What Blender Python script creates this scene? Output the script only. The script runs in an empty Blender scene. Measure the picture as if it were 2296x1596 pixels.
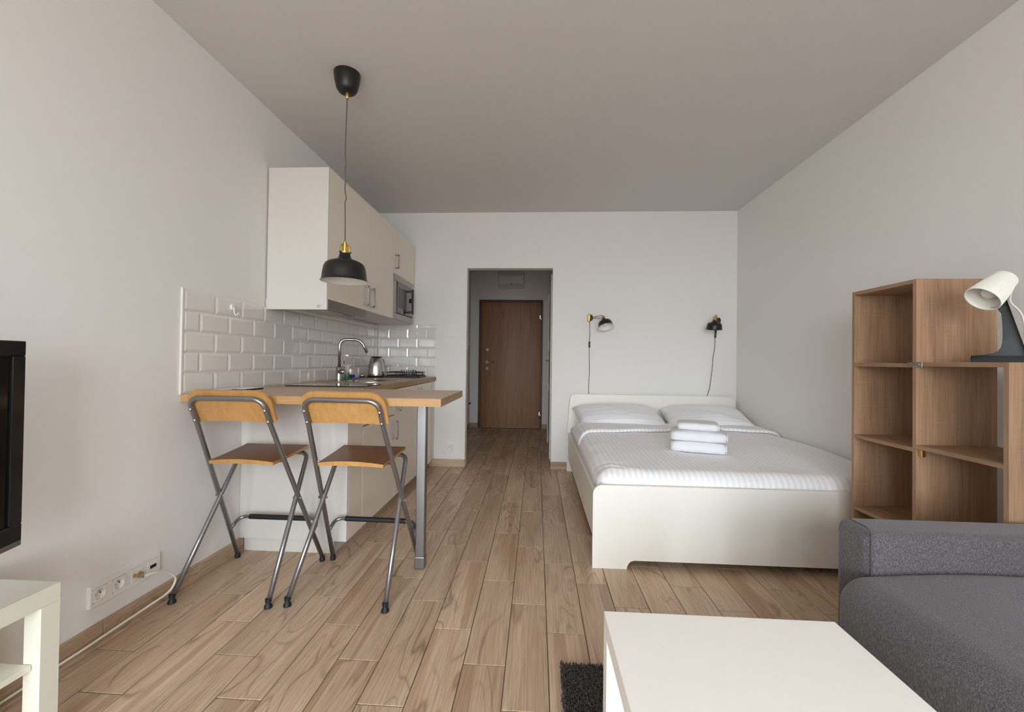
import bpy, bmesh, math, random
from mathutils import Vector, Matrix, noise
import numpy as np

random.seed(7)
rng = np.random.default_rng(7)
SC = bpy.context.scene
COL = SC.collection

# ------------------------------------------------------------------ camera, sky, exposure
XL, XR, ZC, YB = -1.682, 2.002, 2.650, 4.425      # left wall, right wall, ceiling, back wall
YF = -2.70                                          # window wall behind the camera
HALL_L, HALL_R, HALL_Y = -1.100, 0.185, 7.03

cam_data = bpy.data.cameras.new('camera')
cam_data.sensor_fit = 'HORIZONTAL'
cam_data.sensor_width = 36.0
cam_data.lens = 960.0 / 2296.0 * 36.0
cam_data.clip_start = 0.02
cam = bpy.data.objects.new('camera', cam_data)
COL.objects.link(cam)
r_ = Vector((0.99823998, 0.05782188, 0.01317498))
u_ = Vector((-0.01252879, -0.01152385, 0.9998551))
f_ = Vector((-0.05796533, 0.9982604, 0.01077913))
cam.matrix_world = Matrix(((r_.x, u_.x, -f_.x, 0.0), (r_.y, u_.y, -f_.y, 0.0), (r_.z, u_.z, -f_.z, 1.11), (0, 0, 0, 1)))
SC.camera = cam

world = bpy.data.worlds.new('overcast_sky')
SC.world = world
world.use_nodes = True
wn, wl = world.node_tree.nodes, world.node_tree.links
wn.clear()
w_out = wn.new('ShaderNodeOutputWorld')
w_bg = wn.new('ShaderNodeBackground')
w_tc = wn.new('ShaderNodeTexCoord')
w_sep = wn.new('ShaderNodeSeparateXYZ')
w_ramp = wn.new('ShaderNodeValToRGB')
wl.new(w_tc.outputs['Generated'], w_sep.inputs[0])
w_map = wn.new('ShaderNodeMapRange')
w_map.inputs['From Min'].default_value = -1
w_map.inputs['From Max'].default_value = 1
wl.new(w_sep.outputs['Z'], w_map.inputs['Value'])
wl.new(w_map.outputs['Result'], w_ramp.inputs['Fac'])
w_ramp.color_ramp.elements[0].position = 0.47
w_ramp.color_ramp.elements[0].color = (0.33, 0.35, 0.36, 1)      # street and lawn outside
w_ramp.color_ramp.elements[1].position = 0.53
w_ramp.color_ramp.elements[1].color = (0.84, 0.935, 1.02, 1)       # even overcast sky
w_bg.inputs['Strength'].default_value = 5.2
wl.new(w_ramp.outputs['Color'], w_bg.inputs['Color'])
wl.new(w_bg.outputs[0], w_out.inputs[0])

SC.view_settings.view_transform = 'Standard'
SC.view_settings.look = 'None'
SC.view_settings.gamma = 1.0
SC.view_settings.use_curve_mapping = False
SC.view_settings.exposure = 2.02
SC.cycles.max_bounces = 12
SC.cycles.diffuse_bounces = 8
SC.cycles.glossy_bounces = 4
SC.cycles.transparent_max_bounces = 8
SC.cycles.use_denoising = True
SC.cycles.caustics_reflective = False
SC.cycles.caustics_refractive = False

WINDOWS = [(-1.48, -0.08), (0.04, 1.44)]              # x ranges of the two windows
WZ0, WZ1 = 0.10, 2.45
for i, (a, b) in enumerate(WINDOWS):                 # portals: they guide sky sampling and give no light of their own
    L = bpy.data.lights.new('window_portal', 'AREA')
    L.shape = 'RECTANGLE'
    L.size, L.size_y = b - a, WZ1 - WZ0
    L.cycles.is_portal = True
    o = bpy.data.objects.new('window_portal', L)
    o.location = ((a + b) / 2, YF - 0.16, (WZ0 + WZ1) / 2)
    o.rotation_euler = (math.radians(90), 0, 0)      # -Z of the lamp looks along +Y into the room
    COL.objects.link(o)


# ------------------------------------------------------------------ helpers: nodes and materials
def srgb(r, g, b):
    def c(v):
        v /= 255.0
        return v / 12.92 if v <= 0.04045 else ((v + 0.055) / 1.055) ** 2.4
    return (c(r), c(g), c(b), 1.0)


def new_mat(name):
    m = bpy.data.materials.new(name)
    m.use_nodes = True
    nt = m.node_tree
    b = nt.nodes['Principled BSDF']
    return m, nt, b


def plain(name, col, rough=0.5, metal=0.0, bump=0.0, bump_scale=200.0, coat=0.0, spec=None, var=0.0, var_scale=3.0):
    m, nt, b = new_mat(name)
    b.inputs['Base Color'].default_value = col
    b.inputs['Roughness'].default_value = rough
    b.inputs['Metallic'].default_value = metal
    if coat:
        b.inputs['Coat Weight'].default_value = coat
        b.inputs['Coat Roughness'].default_value = 0.08
    if spec is not None:
        b.inputs['Specular IOR Level'].default_value = spec
    tc = nt.nodes.new('ShaderNodeTexCoord')
    if bump:
        n = nt.nodes.new('ShaderNodeTexNoise')
        n.inputs['Scale'].default_value = bump_scale
        n.inputs['Detail'].default_value = 3
        nt.links.new(tc.outputs['Object'], n.inputs['Vector'])
        bp = nt.nodes.new('ShaderNodeBump')
        bp.inputs['Strength'].default_value = bump
        bp.inputs['Distance'].default_value = 0.002
        nt.links.new(n.outputs['Fac'], bp.inputs['Height'])
        nt.links.new(bp.outputs[0], b.inputs['Normal'])
    if var:
        n = nt.nodes.new('ShaderNodeTexNoise')
        n.inputs['Scale'].default_value = var_scale
        n.inputs['Detail'].default_value = 4
        nt.links.new(tc.outputs['Object'], n.inputs['Vector'])
        mx = nt.nodes.new('ShaderNodeMix')
        mx.data_type = 'RGBA'
        mx.inputs['A'].default_value = tuple(max(0, c * (1 - var)) for c in col[:3]) + (1,)
        mx.inputs['B'].default_value = tuple(min(1, c * (1 + var)) for c in col[:3]) + (1,)
        nt.links.new(n.outputs['Fac'], mx.inputs['Factor'])
        nt.links.new(mx.outputs['Result'], b.inputs['Base Color'])
    return m


def wood(name, light, dark, axis='Y', across=28.0, along=1.6, rough=0.5, figure=0.5, tone=0.12, random_offset=True,
         bump=0.15, saw=0.0, spec=0.4):
    """fibres along one axis of the object, wide figure and a different cut of the pattern on every object"""
    m, nt, b = new_mat(name)
    N, L = nt.nodes, nt.links
    tc = N.new('ShaderNodeTexCoord')
    vec = tc.outputs['Object']
    oi = N.new('ShaderNodeObjectInfo')
    if random_offset:
        mul = N.new('ShaderNodeVectorMath')
        mul.operation = 'SCALE'
        mul.inputs[0].default_value = (37.3, 51.7, 23.9)
        L.new(oi.outputs['Random'], mul.inputs['Scale'])
        add = N.new('ShaderNodeVectorMath')
        L.new(vec, add.inputs[0])
        L.new(mul.outputs[0], add.inputs[1])
        vec = add.outputs[0]

    def mapped(sc):
        mp = N.new('ShaderNodeMapping')
        mp.inputs['Scale'].default_value = sc
        L.new(vec, mp.inputs['Vector'])
        return mp.outputs[0]

    def axis_scale(al, ac):
        return {'X': (al, ac, ac), 'Y': (ac, al, ac), 'Z': (ac, ac, al)}[axis]
    fib = N.new('ShaderNodeTexNoise')
    fib.inputs['Scale'].default_value = 1.0
    fib.inputs['Detail'].default_value = 6
    fib.inputs['Roughness'].default_value = 0.65
    fib.inputs['Distortion'].default_value = 0.6
    L.new(mapped(axis_scale(along * 2.2, across * 3.2)), fib.inputs['Vector'])
    fig = N.new('ShaderNodeTexNoise')
    fig.inputs['Scale'].default_value = 1.0
    fig.inputs['Detail'].default_value = 3
    fig.inputs['Distortion'].default_value = 1.6
    L.new(mapped(axis_scale(along, across * 0.42)), fig.inputs['Vector'])
    rings = N.new('ShaderNodeMath')
    rings.operation = 'MULTIPLY'
    rings.inputs[1].default_value = 9.0
    L.new(fig.outputs['Fac'], rings.inputs[0])
    fr = N.new('ShaderNodeMath')
    fr.operation = 'PINGPONG'
    fr.inputs[1].default_value = 1.0
    L.new(rings.outputs[0], fr.inputs[0])
    mixf = N.new('ShaderNodeMix')
    mixf.inputs[0].default_value = figure
    L.new(fib.outputs['Fac'], mixf.inputs[2])
    L.new(fr.outputs[0], mixf.inputs[3])
    big = N.new('ShaderNodeTexNoise')
    big.inputs['Scale'].default_value = 1.0
    big.inputs['Detail'].default_value = 2
    L.new(mapped(axis_scale(along * 1.3, across * 0.3)), big.inputs['Vector'])
    mix2 = N.new('ShaderNodeMix')
    mix2.inputs[0].default_value = 0.42
    L.new(mixf.outputs[0], mix2.inputs[2])
    L.new(big.outputs['Fac'], mix2.inputs[3])
    ramp = N.new('ShaderNodeValToRGB')
    ramp.color_ramp.elements[0].position = 0.30
    ramp.color_ramp.elements[0].color = dark
    ramp.color_ramp.elements[1].position = 0.68
    ramp.color_ramp.elements[1].color = light
    L.new(mix2.outputs[0], ramp.inputs['Fac'])
    col = ramp.outputs['Color']
    if saw:
        sw = N.new('ShaderNodeTexNoise')
        sw.inputs['Scale'].default_value = 1.0
        sw.inputs['Detail'].default_value = 2
        L.new(mapped(axis_scale(160.0, 5.0)), sw.inputs['Vector'])
        sr = N.new('ShaderNodeValToRGB')
        sr.color_ramp.elements[0].position = 0.60
        sr.color_ramp.elements[0].color = (0, 0, 0, 1)
        sr.color_ramp.elements[1].position = 0.72
        sr.color_ramp.elements[1].color = (saw, saw, saw, 1)
        L.new(sw.outputs['Fac'], sr.inputs['Fac'])
        ms = N.new('ShaderNodeMix')
        ms.data_type = 'RGBA'
        L.new(sr.outputs['Color'], ms.inputs['Factor'])
        L.new(col, ms.inputs['A'])
        ms.inputs['B'].default_value = light
        col = ms.outputs['Result']
    if tone:
        hsv = N.new('ShaderNodeHueSaturation')
        mr = N.new('ShaderNodeMapRange')
        mr.inputs['To Min'].default_value = 1 - tone
        mr.inputs['To Max'].default_value = 1 + tone
        L.new(oi.outputs['Random'], mr.inputs['Value'])
        L.new(mr.outputs[0], hsv.inputs['Value'])
        L.new(col, hsv.inputs['Color'])
        col = hsv.outputs[0]
    L.new(col, b.inputs['Base Color'])
    b.inputs['Roughness'].default_value = rough
    b.inputs['Specular IOR Level'].default_value = spec
    if bump:
        bp = N.new('ShaderNodeBump')
        bp.inputs['Strength'].default_value = bump
        bp.inputs['Distance'].default_value = 0.001
        L.new(fib.outputs['Fac'], bp.inputs['Height'])
        L.new(bp.outputs[0], b.inputs['Normal'])
    return m


def striped(name, a, bcol, axis, period, rough=0.7):
    m, nt, b = new_mat(name)
    N, L = nt.nodes, nt.links
    tc = N.new('ShaderNodeTexCoord')
    sep = N.new('ShaderNodeSeparateXYZ')
    L.new(tc.outputs['Object'], sep.inputs[0])
    mul = N.new('ShaderNodeMath')
    mul.operation = 'MULTIPLY'
    mul.inputs[1].default_value = 2 * math.pi / period
    L.new(sep.outputs[axis], mul.inputs[0])
    sn = N.new('ShaderNodeMath')
    sn.operation = 'SINE'
    L.new(mul.outputs[0], sn.inputs[0])
    mr = N.new('ShaderNodeMapRange')
    mr.inputs['From Min'].default_value = -0.25
    mr.inputs['From Max'].default_value = 0.25
    L.new(sn.outputs[0], mr.inputs['Value'])
    mx = N.new('ShaderNodeMix')
    mx.data_type = 'RGBA'
    mx.inputs['A'].default_value = a
    mx.inputs['B'].default_value = bcol
    L.new(mr.outputs[0], mx.inputs['Factor'])
    L.new(mx.outputs['Result'], b.inputs['Base Color'])
    b.inputs['Roughness'].default_value = rough
    b.inputs['Sheen Weight'].default_value = 0.15
    n = N.new('ShaderNodeTexNoise')
    n.inputs['Scale'].default_value = 14
    n.inputs['Detail'].default_value = 5
    L.new(tc.outputs['Object'], n.inputs['Vector'])
    bp = N.new('ShaderNodeBump')
    bp.inputs['Strength'].default_value = 0.35
    bp.inputs['Distance'].default_value = 0.008
    L.new(n.outputs['Fac'], bp.inputs['Height'])
    L.new(bp.outputs[0], b.inputs['Normal'])
    return m


def fabric(name, c1, c2, c3):
    m, nt, b = new_mat(name)
    N, L = nt.nodes, nt.links
    tc = N.new('ShaderNodeTexCoord')
    mp = N.new('ShaderNodeMapping')
    mp.inputs['Scale'].default_value = (420, 420, 160)
    L.new(tc.outputs['Object'], mp.inputs[0])
    n = N.new('ShaderNodeTexNoise')
    n.inputs['Scale'].default_value = 1
    n.inputs['Detail'].default_value = 4
    L.new(mp.outputs[0], n.inputs['Vector'])
    r = N.new('ShaderNodeValToRGB')
    r.color_ramp.elements[0].position = 0.32
    r.color_ramp.elements[0].color = c1
    r.color_ramp.elements[1].position = 0.68
    r.color_ramp.elements[1].color = c3
    e = r.color_ramp.elements.new(0.5)
    e.color = c2
    L.new(n.outputs['Fac'], r.inputs['Fac'])
    L.new(r.outputs['Color'], b.inputs['Base Color'])
    b.inputs['Roughness'].default_value = 0.92
    b.inputs['Sheen Weight'].default_value = 0.25
    bp = N.new('ShaderNodeBump')
    bp.inputs['Strength'].default_value = 0.35
    bp.inputs['Distance'].default_value = 0.0015
    L.new(n.outputs['Fac'], bp.inputs['Height'])
    L.new(bp.outputs[0], b.inputs['Normal'])
    return m


def brushed(name, col, rough=0.3):
    m, nt, b = new_mat(name)
    b.inputs['Base Color'].default_value = col
    b.inputs['Metallic'].default_value = 1.0
    b.inputs['Roughness'].default_value = rough
    b.inputs['Anisotropic'].default_value = 0.4
    return m


def glass_pane(name, tint=(1, 1, 1, 1), refl=0.08):
    m = bpy.data.materials.new(name)
    m.use_nodes = True
    nt = m.node_tree
    nt.nodes.clear()
    out = nt.nodes.new('ShaderNodeOutputMaterial')
    mix = nt.nodes.new('ShaderNodeMixShader')
    mix.inputs[0].default_value = refl
    tr = nt.nodes.new('ShaderNodeBsdfTransparent')
    tr.inputs[0].default_value = tint
    gl = nt.nodes.new('ShaderNodeBsdfGlossy')
    gl.inputs['Roughness'].default_value = 0.02
    nt.links.new(tr.outputs[0], mix.inputs[1])
    nt.links.new(gl.outputs[0], mix.inputs[2])
    nt.links.new(mix.outputs[0], out.inputs[0])
    return m



def plank_mat(name, axis, tone, val=0.97):
    """printed wood-look tile: warm beige ground, fine streaks, cathedral rings, some grey clouds and brown sap bands"""
    m, nt, b = new_mat(name)
    N, L = nt.nodes, nt.links
    tc = N.new('ShaderNodeTexCoord')
    oi = N.new('ShaderNodeObjectInfo')
    mul = N.new('ShaderNodeVectorMath')
    mul.operation = 'SCALE'
    mul.inputs[0].default_value = (37.3, 51.7, 23.9)
    L.new(oi.outputs['Random'], mul.inputs['Scale'])
    add = N.new('ShaderNodeVectorMath')
    L.new(tc.outputs['Object'], add.inputs[0])
    L.new(mul.outputs[0], add.inputs[1])

    def noise_tex(al, ac, detail, rough=0.5, dist=0.0):
        mp = N.new('ShaderNodeMapping')
        mp.inputs['Scale'].default_value = {'X': (al, ac, ac), 'Y': (ac, al, ac)}[axis]
        L.new(add.outputs[0], mp.inputs['Vector'])
        n = N.new('ShaderNodeTexNoise')
        n.inputs['Scale'].default_value = 1.0
        n.inputs['Detail'].default_value = detail
        n.inputs['Roughness'].default_value = rough
        n.inputs['Distortion'].default_value = dist
        L.new(mp.outputs[0], n.inputs['Vector'])
        return n.outputs['Fac']

    def ramp(fac, p0, c0, p1, c1):
        r = N.new('ShaderNodeValToRGB')
        r.color_ramp.elements[0].position = p0
        r.color_ramp.elements[0].color = c0
        r.color_ramp.elements[1].position = p1
        r.color_ramp.elements[1].color = c1
        L.new(fac, r.inputs['Fac'])
        return r.outputs['Color']

    def mix(fac, a, bb, mode='MIX'):
        mx = N.new('ShaderNodeMix')
        mx.data_type = 'RGBA'
        mx.blend_type = mode
        if isinstance(fac, float):
            mx.inputs['Factor'].default_value = fac
        else:
            L.new(fac, mx.inputs['Factor'])
        for sock, v in (('A', a), ('B', bb)):
            if isinstance(v, tuple):
                mx.inputs[sock].default_value = v
            else:
                L.new(v, mx.inputs[sock])
        return mx.outputs['Result']
    ground = ramp(noise_tex(1.1, 9.0, 3, 0.5, 0.4), 0.32, srgb(200, 168, 136), 0.70, srgb(226, 199, 169))
    streak = ramp(noise_tex(5.0, 210.0, 4, 0.6), 0.36, srgb(196, 184, 172), 0.60, srgb(255, 255, 255))
    col = mix(0.55, ground, streak, 'MULTIPLY')
    rg = N.new('ShaderNodeMath')
    rg.operation = 'MULTIPLY'
    rg.inputs[1].default_value = 22.0
    L.new(noise_tex(1.5, 7.5, 1, 0.4, 0.25), rg.inputs[0])
    pp = N.new('ShaderNodeMath')
    pp.operation = 'PINGPONG'
    pp.inputs[1].default_value = 1.0
    L.new(rg.outputs[0], pp.inputs[0])
    ring = ramp(pp.outputs[0], 0.0, srgb(176, 160, 146), 0.30, srgb(255, 255, 255))
    patch = ramp(noise_tex(1.3, 6.0, 1), 0.46, (0, 0, 0, 1), 0.62, (0.7, 0.7, 0.7, 1))
    col = mix(patch, col, mix(1.0, col, ring, 'MULTIPLY'))
    cloud = ramp(noise_tex(3.2, 12.0, 4, 0.6, 0.8), 0.60, (0, 0, 0, 1), 0.78, (0.55, 0.55, 0.55, 1))
    col = mix(cloud, col, srgb(138, 119, 103))
    sap = ramp(noise_tex(0.5, 14.0, 1), 0.62, (0, 0, 0, 1), 0.66, (0.5, 0.5, 0.5, 1))
    col = mix(sap, col, srgb(166, 126, 92))
    hsv = N.new('ShaderNodeHueSaturation')
    mr = N.new('ShaderNodeMapRange')
    mr.inputs['To Min'].default_value = val * (1 - tone)
    mr.inputs['To Max'].default_value = val * (1 + tone)
    L.new(oi.outputs['Random'], mr.inputs['Value'])
    L.new(mr.outputs[0], hsv.inputs['Value'])
    hsv.inputs['Saturation'].default_value = 0.93
    L.new(col, hsv.inputs['Color'])
    L.new(hsv.outputs[0], b.inputs['Base Color'])
    b.inputs['Roughness'].default_value = 0.40
    b.inputs['Specular IOR Level'].default_value = 0.4
    bp = N.new('ShaderNodeBump')
    bp.inputs['Strength'].default_value = 0.12
    bp.inputs['Distance'].default_value = 0.0008
    L.new(streak, bp.inputs['Height'])
    L.new(bp.outputs[0], b.inputs['Normal'])
    return m


M = {}
M['paint'] = plain('wall_paint', srgb(233, 231, 228), 0.9, bump=0.12, bump_scale=90, spec=0.2)
M['ceiling'] = plain('ceiling_paint', srgb(212, 209, 206), 0.95, bump=0.1, bump_scale=90, spec=0.1)
M['grout'] = plain('dark_grout', srgb(88, 73, 58), 0.9, var=0.15, var_scale=20)
M['plank'] = plank_mat('wood_look_tile', 'Y', 0.11)
M['skirting'] = plank_mat('wood_look_skirting', 'Y', 0.05, 0.78)
M['skirting_x'] = plank_mat('wood_look_skirting_cross', 'X', 0.05, 0.78)
M['tile'] = plain('glazed_white_tile', srgb(226, 222, 216), 0.09, coat=0.3)
M['tile_grout'] = plain('white_tile_grout', srgb(222, 218, 212), 0.85)
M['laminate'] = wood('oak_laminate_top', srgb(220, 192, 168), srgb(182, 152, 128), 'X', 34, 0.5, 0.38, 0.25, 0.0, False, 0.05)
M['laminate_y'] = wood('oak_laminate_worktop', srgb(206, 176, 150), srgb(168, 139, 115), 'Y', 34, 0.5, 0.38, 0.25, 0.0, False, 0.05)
M['edge_oak'] = wood('oak_edge_band', srgb(192, 152, 103), srgb(168, 128, 82), 'X', 40, 1.2, 0.45, 0.25, 0.0, False, 0.05)
M['edge_oak_y'] = wood('oak_edge_band_front', srgb(178, 142, 100), srgb(146, 112, 78), 'Y', 40, 1.2, 0.45, 0.25, 0.0, False, 0.05)
M['cream'] = plain('cream_cabinet_front', srgb(234, 224, 210), 0.34)
M['white_panel'] = plain('white_cabinet_panel', srgb(214, 209, 203), 0.38)
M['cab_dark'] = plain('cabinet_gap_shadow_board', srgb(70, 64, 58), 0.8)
M['steel'] = brushed('brushed_steel', (0.40, 0.37, 0.33, 1), 0.30)
M['chrome'] = brushed('polished_steel', (0.56, 0.54, 0.51, 1), 0.18)
M['leg_steel'] = plain('satin_steel_leg', (0.30, 0.30, 0.30, 1), 0.33, metal=1.0)
M['chair_tube'] = plain('grey_lacquered_tube', srgb(146, 146, 148), 0.30, metal=0.85)
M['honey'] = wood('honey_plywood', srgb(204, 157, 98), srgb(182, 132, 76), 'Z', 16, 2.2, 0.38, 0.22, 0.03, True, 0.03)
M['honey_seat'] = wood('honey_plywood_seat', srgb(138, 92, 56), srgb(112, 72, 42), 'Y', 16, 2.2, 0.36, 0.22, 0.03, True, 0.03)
M['rubber'] = plain('black_rubber', srgb(22, 22, 23), 0.6)
M['black_paint'] = plain('matt_black_enamel', srgb(22, 22, 23), 0.38)
M['shade_inner'] = plain('white_enamel', srgb(226, 226, 220), 0.5)
M['brass'] = plain('brushed_brass', (0.62, 0.42, 0.12, 1), 0.28, metal=1.0)
M['cord'] = plain('grey_textile_cord', srgb(96, 96, 98), 0.9, bump=0.5, bump_scale=900)
M['cord_brown'] = plain('brown_textile_cord', srgb(84, 70, 66), 0.9)
M['bed_white'] = plain('cream_white_foil', srgb(238, 235, 226), 0.42)
M['sheet'] = striped('satin_stripe_linen', srgb(250, 250, 252), srgb(240, 238, 239), 'X', 0.032)
M['pillow'] = striped('satin_stripe_pillowcase', srgb(248, 248, 251), srgb(240, 239, 242), 'Y', 0.032)
M['mattress'] = plain('white_mattress_cloth', srgb(232, 231, 230), 0.85)
M['terry'] = plain('white_terry', srgb(238, 238, 241), 0.95, bump=0.8, bump_scale=420)
M['oak'] = wood('sonoma_oak', srgb(172, 136, 105), srgb(120, 91, 68), 'Z', 64, 1.3, 0.6, 0.16, 0.05, True, 0.2, saw=0.35)
M['oak_flat'] = wood('sonoma_oak_shelf', srgb(172, 136, 105), srgb(120, 91, 68), 'Y', 64, 1.3, 0.6, 0.16, 0.05, True, 0.12)
M['sofa'] = fabric('grey_melange_fabric', srgb(56, 53, 57), srgb(82, 77, 80), srgb(112, 104, 105))
M['seam'] = plain('grey_seam_thread', srgb(86, 82, 84), 0.9)
M['lack'] = plain('white_foil_table', srgb(249, 246, 240), 0.36)
M['bench'] = plain('ivory_foil_bench', srgb(228, 226, 212), 0.4)
M['rug_base'] = plain('rug_backing', srgb(32, 30, 30), 0.95)
M['rug'] = plain('charcoal_pile', srgb(74, 67, 64), 0.95, var=0.4, var_scale=300)
M['tv'] = plain('gloss_black_plastic', srgb(16, 16, 18), 0.22)
M['screen'] = plain('dark_lcd_glass', srgb(5, 5, 6), 0.12)
M['plastic_white'] = plain('white_switch_plastic', srgb(234, 231, 225), 0.35)
M['plastic_grey'] = plain('pale_grey_plastic', srgb(205, 203, 198), 0.4)
M['cable'] = plain('ivory_cable', srgb(228, 222, 208), 0.5)
M['dark_hole'] = plain('black_socket_hole', srgb(18, 18, 18), 0.6)
M['glass_black'] = plain('black_ceramic_glass', srgb(10, 10, 11), 0.05, coat=0.5)
M['mw_glass'] = plain('smoked_oven_glass', srgb(30, 30, 31), 0.08, coat=0.5)
M['mw_window'] = plain('oven_window_mesh', srgb(64, 63, 61), 0.25)
M['black_plastic'] = plain('black_plastic', srgb(18, 18, 19), 0.35)
M['door_wood'] = wood('walnut_veneer_door', srgb(152, 104, 56), srgb(114, 72, 34), 'Z', 20, 0.6, 0.45, 0.25, 0.0, False, 0.04)
M['door_frame'] = wood('walnut_veneer_frame', srgb(108, 70, 36), srgb(78, 47, 22), 'Z', 20, 0.6, 0.45, 0.25, 0.0, False, 0.04)
M['green'] = plain('green_dish_soap', srgb(20, 130, 40), 0.15, coat=0.4)
M['cream_cap'] = plain('cream_bottle_label', srgb(226, 218, 190), 0.4)
M['purple'] = plain('violet_sponge', srgb(62, 48, 150), 0.95, bump=0.8, bump_scale=300)
M['blue'] = plain('blue_dish_cloth', srgb(46, 118, 190), 0.9)
M['paper'] = plain('printed_paper', srgb(236, 236, 236), 0.6)
M['ink'] = plain('black_print', srgb(20, 20, 22), 0.5)
M['lamp_dark'] = plain('anthracite_plastic', srgb(58, 58, 58), 0.45)
M['lamp_dark_shadow'] = plain('anthracite_plastic_shadow', srgb(44, 44, 45), 0.5)  # foot plastic again, darkened to paint shadow into the recess
M['lamp_white'] = plain('ivory_ribbed_plastic', srgb(230, 228, 218), 0.45)
M['bulb'] = plain('frosted_bulb', srgb(232, 226, 222), 0.3)
M['glass'] = glass_pane('window_glass')
M['frame_white'] = plain('white_window_frame', srgb(236, 236, 234), 0.4)


# ------------------------------------------------------------------ helpers: geometry
BASE = {}


def obj(name, bm, mat, parent=None, smooth=False, angle=None, mats=None):
    me = bpy.data.meshes.new(name)
    if isinstance(bm, bmesh.types.BMesh):
        bmesh.ops.recalc_face_normals(bm, faces=bm.faces[:])
        bm.to_mesh(me)
        bm.free()
    else:
        me = bm
        me.name = name
    for mm in (mats or [mat]):
        me.materials.append(M[mm] if isinstance(mm, str) else mm)
    if smooth:
        for p in me.polygons:
            p.use_smooth = True
        if angle is not None:
            try:
                me.set_sharp_from_angle(angle=math.radians(angle))
            except Exception:
                pass
    o = bpy.data.objects.new(name, me)
    COL.objects.link(o)
    if parent is not None:
        o.parent = parent
        b = BASE.get(parent.name)
        if b is not None:
            o.location = -b
    return o


def thing(name, label, cat, base=(0, 0, 0), group=None, local=False):
    o = bpy.data.objects.new(name, None)
    o.empty_display_size = 0.05
    COL.objects.link(o)
    o.location = base
    if not local:
        BASE[o.name] = Vector(base)
    tag(o, label, cat, group)
    return o


def tag(o, label, cat, group=None):
    o['label'] = label
    o['category'] = cat
    if group:
        o['group'] = group
    return o


def struct(o):
    o['kind'] = 'structure'
    return o


def copy_tree(o, parent=None):
    c = o.copy()
    COL.objects.link(c)
    if parent is not None:
        c.parent = parent
    for ch in list(o.children):
        copy_tree(ch, c)
    return c


def box(bm, x0, x1, y0, y1, z0, z1, bevel=0.0, seg=2, mi=0):
    r = bmesh.ops.create_cube(bm, size=1.0)
    vs = r['verts']
    for v in vs:
        v.co = Vector(((x0 + x1) / 2 + v.co.x * (x1 - x0), (y0 + y1) / 2 + v.co.y * (y1 - y0), (z0 + z1) / 2 + v.co.z * (z1 - z0)))
    fs = list({f for v in vs for f in v.link_faces})
    for f in fs:
        f.material_index = mi
    if bevel:
        es = list({e for v in vs for e in v.link_edges})
        r = bmesh.ops.bevel(bm, geom=es, offset=bevel, segments=seg, affect='EDGES', profile=0.5)
        for f in r['faces']:
            f.material_index = mi
    return vs


def B(x0, x1, y0, y1, z0, z1, bevel=0.0, seg=2):
    bm = bmesh.new()
    box(bm, x0, x1, y0, y1, z0, z1, bevel, seg)
    return bm


def frame_of(d):
    d = d.normalized()
    a = Vector((0, 0, 1)) if abs(d.z) < 0.9 else Vector((1, 0, 0))
    s = d.cross(a).normalized()
    return s, d.cross(s).normalized()


def smooth_path(pts, n=8):
    """Catmull-Rom through the points"""
    P = [Vector(p) for p in pts]
    P = [2 * P[0] - P[1]] + P + [2 * P[-1] - P[-2]]
    out = []
    for i in range(1, len(P) - 2):
        for k in range(n):
            t = k / n
            a, b, c, d = P[i - 1], P[i], P[i + 1], P[i + 2]
            out.append(0.5 * (2 * b + (c - a) * t + (2 * a - 5 * b + 4 * c - d) * t * t + (3 * b - a - 3 * c + d) * t ** 3))
    out.append(P[-2])
    return out


def round_path(pts, r, n=6):
    """polyline with rounded corners"""
    P = [Vector(p) for p in pts]
    out = [P[0]]
    for i in range(1, len(P) - 1):
        a, b, c = P[i - 1], P[i], P[i + 1]
        rr = min(r, (a - b).length * 0.48, (c - b).length * 0.48)
        s, e = b + (a - b).normalized() * rr, b + (c - b).normalized() * rr
        for k in range(n + 1):
            t = k / n
            out.append((1 - t) ** 2 * s + 2 * t * (1 - t) * b + t * t * e)
    out.append(P[-1])
    return out


def tube(bm, pts, r, n=10, cap=True, mi=0, squash=None):
    P = [Vector(p) for p in pts]
    rings = []
    s = None
    for i, p in enumerate(P):
        d = (P[min(i + 1, len(P) - 1)] - P[max(i - 1, 0)]).normalized()
        if s is None:
            s, t = frame_of(d)
        else:
            s = (s - d * s.dot(d)).normalized()
            t = d.cross(s).normalized()
        rr = r[i] if isinstance(r, (list, tuple)) else r
        rings.append([bm.verts.new(p + (s * math.cos(2 * math.pi * k / n) + t * math.sin(2 * math.pi * k / n)) * rr) for k in range(n)])
    for a, b in zip(rings, rings[1:]):
        for k in range(n):
            f = bm.faces.new((a[k], a[(k + 1) % n], b[(k + 1) % n], b[k]))
            f.material_index = mi
            f.smooth = True
    if cap:
        for ring in (rings[0][::-1], rings[-1]):
            f = bm.faces.new(ring)
            f.material_index = mi
    return rings


def T(pts, r, n=10):
    bm = bmesh.new()
    tube(bm, pts, r, n)
    return bm


def cyl(bm, p, q, r, r2=None, n=20, mi=0):
    tube(bm, [p, q], [r, r if r2 is None else r2], n, True, mi)


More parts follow.
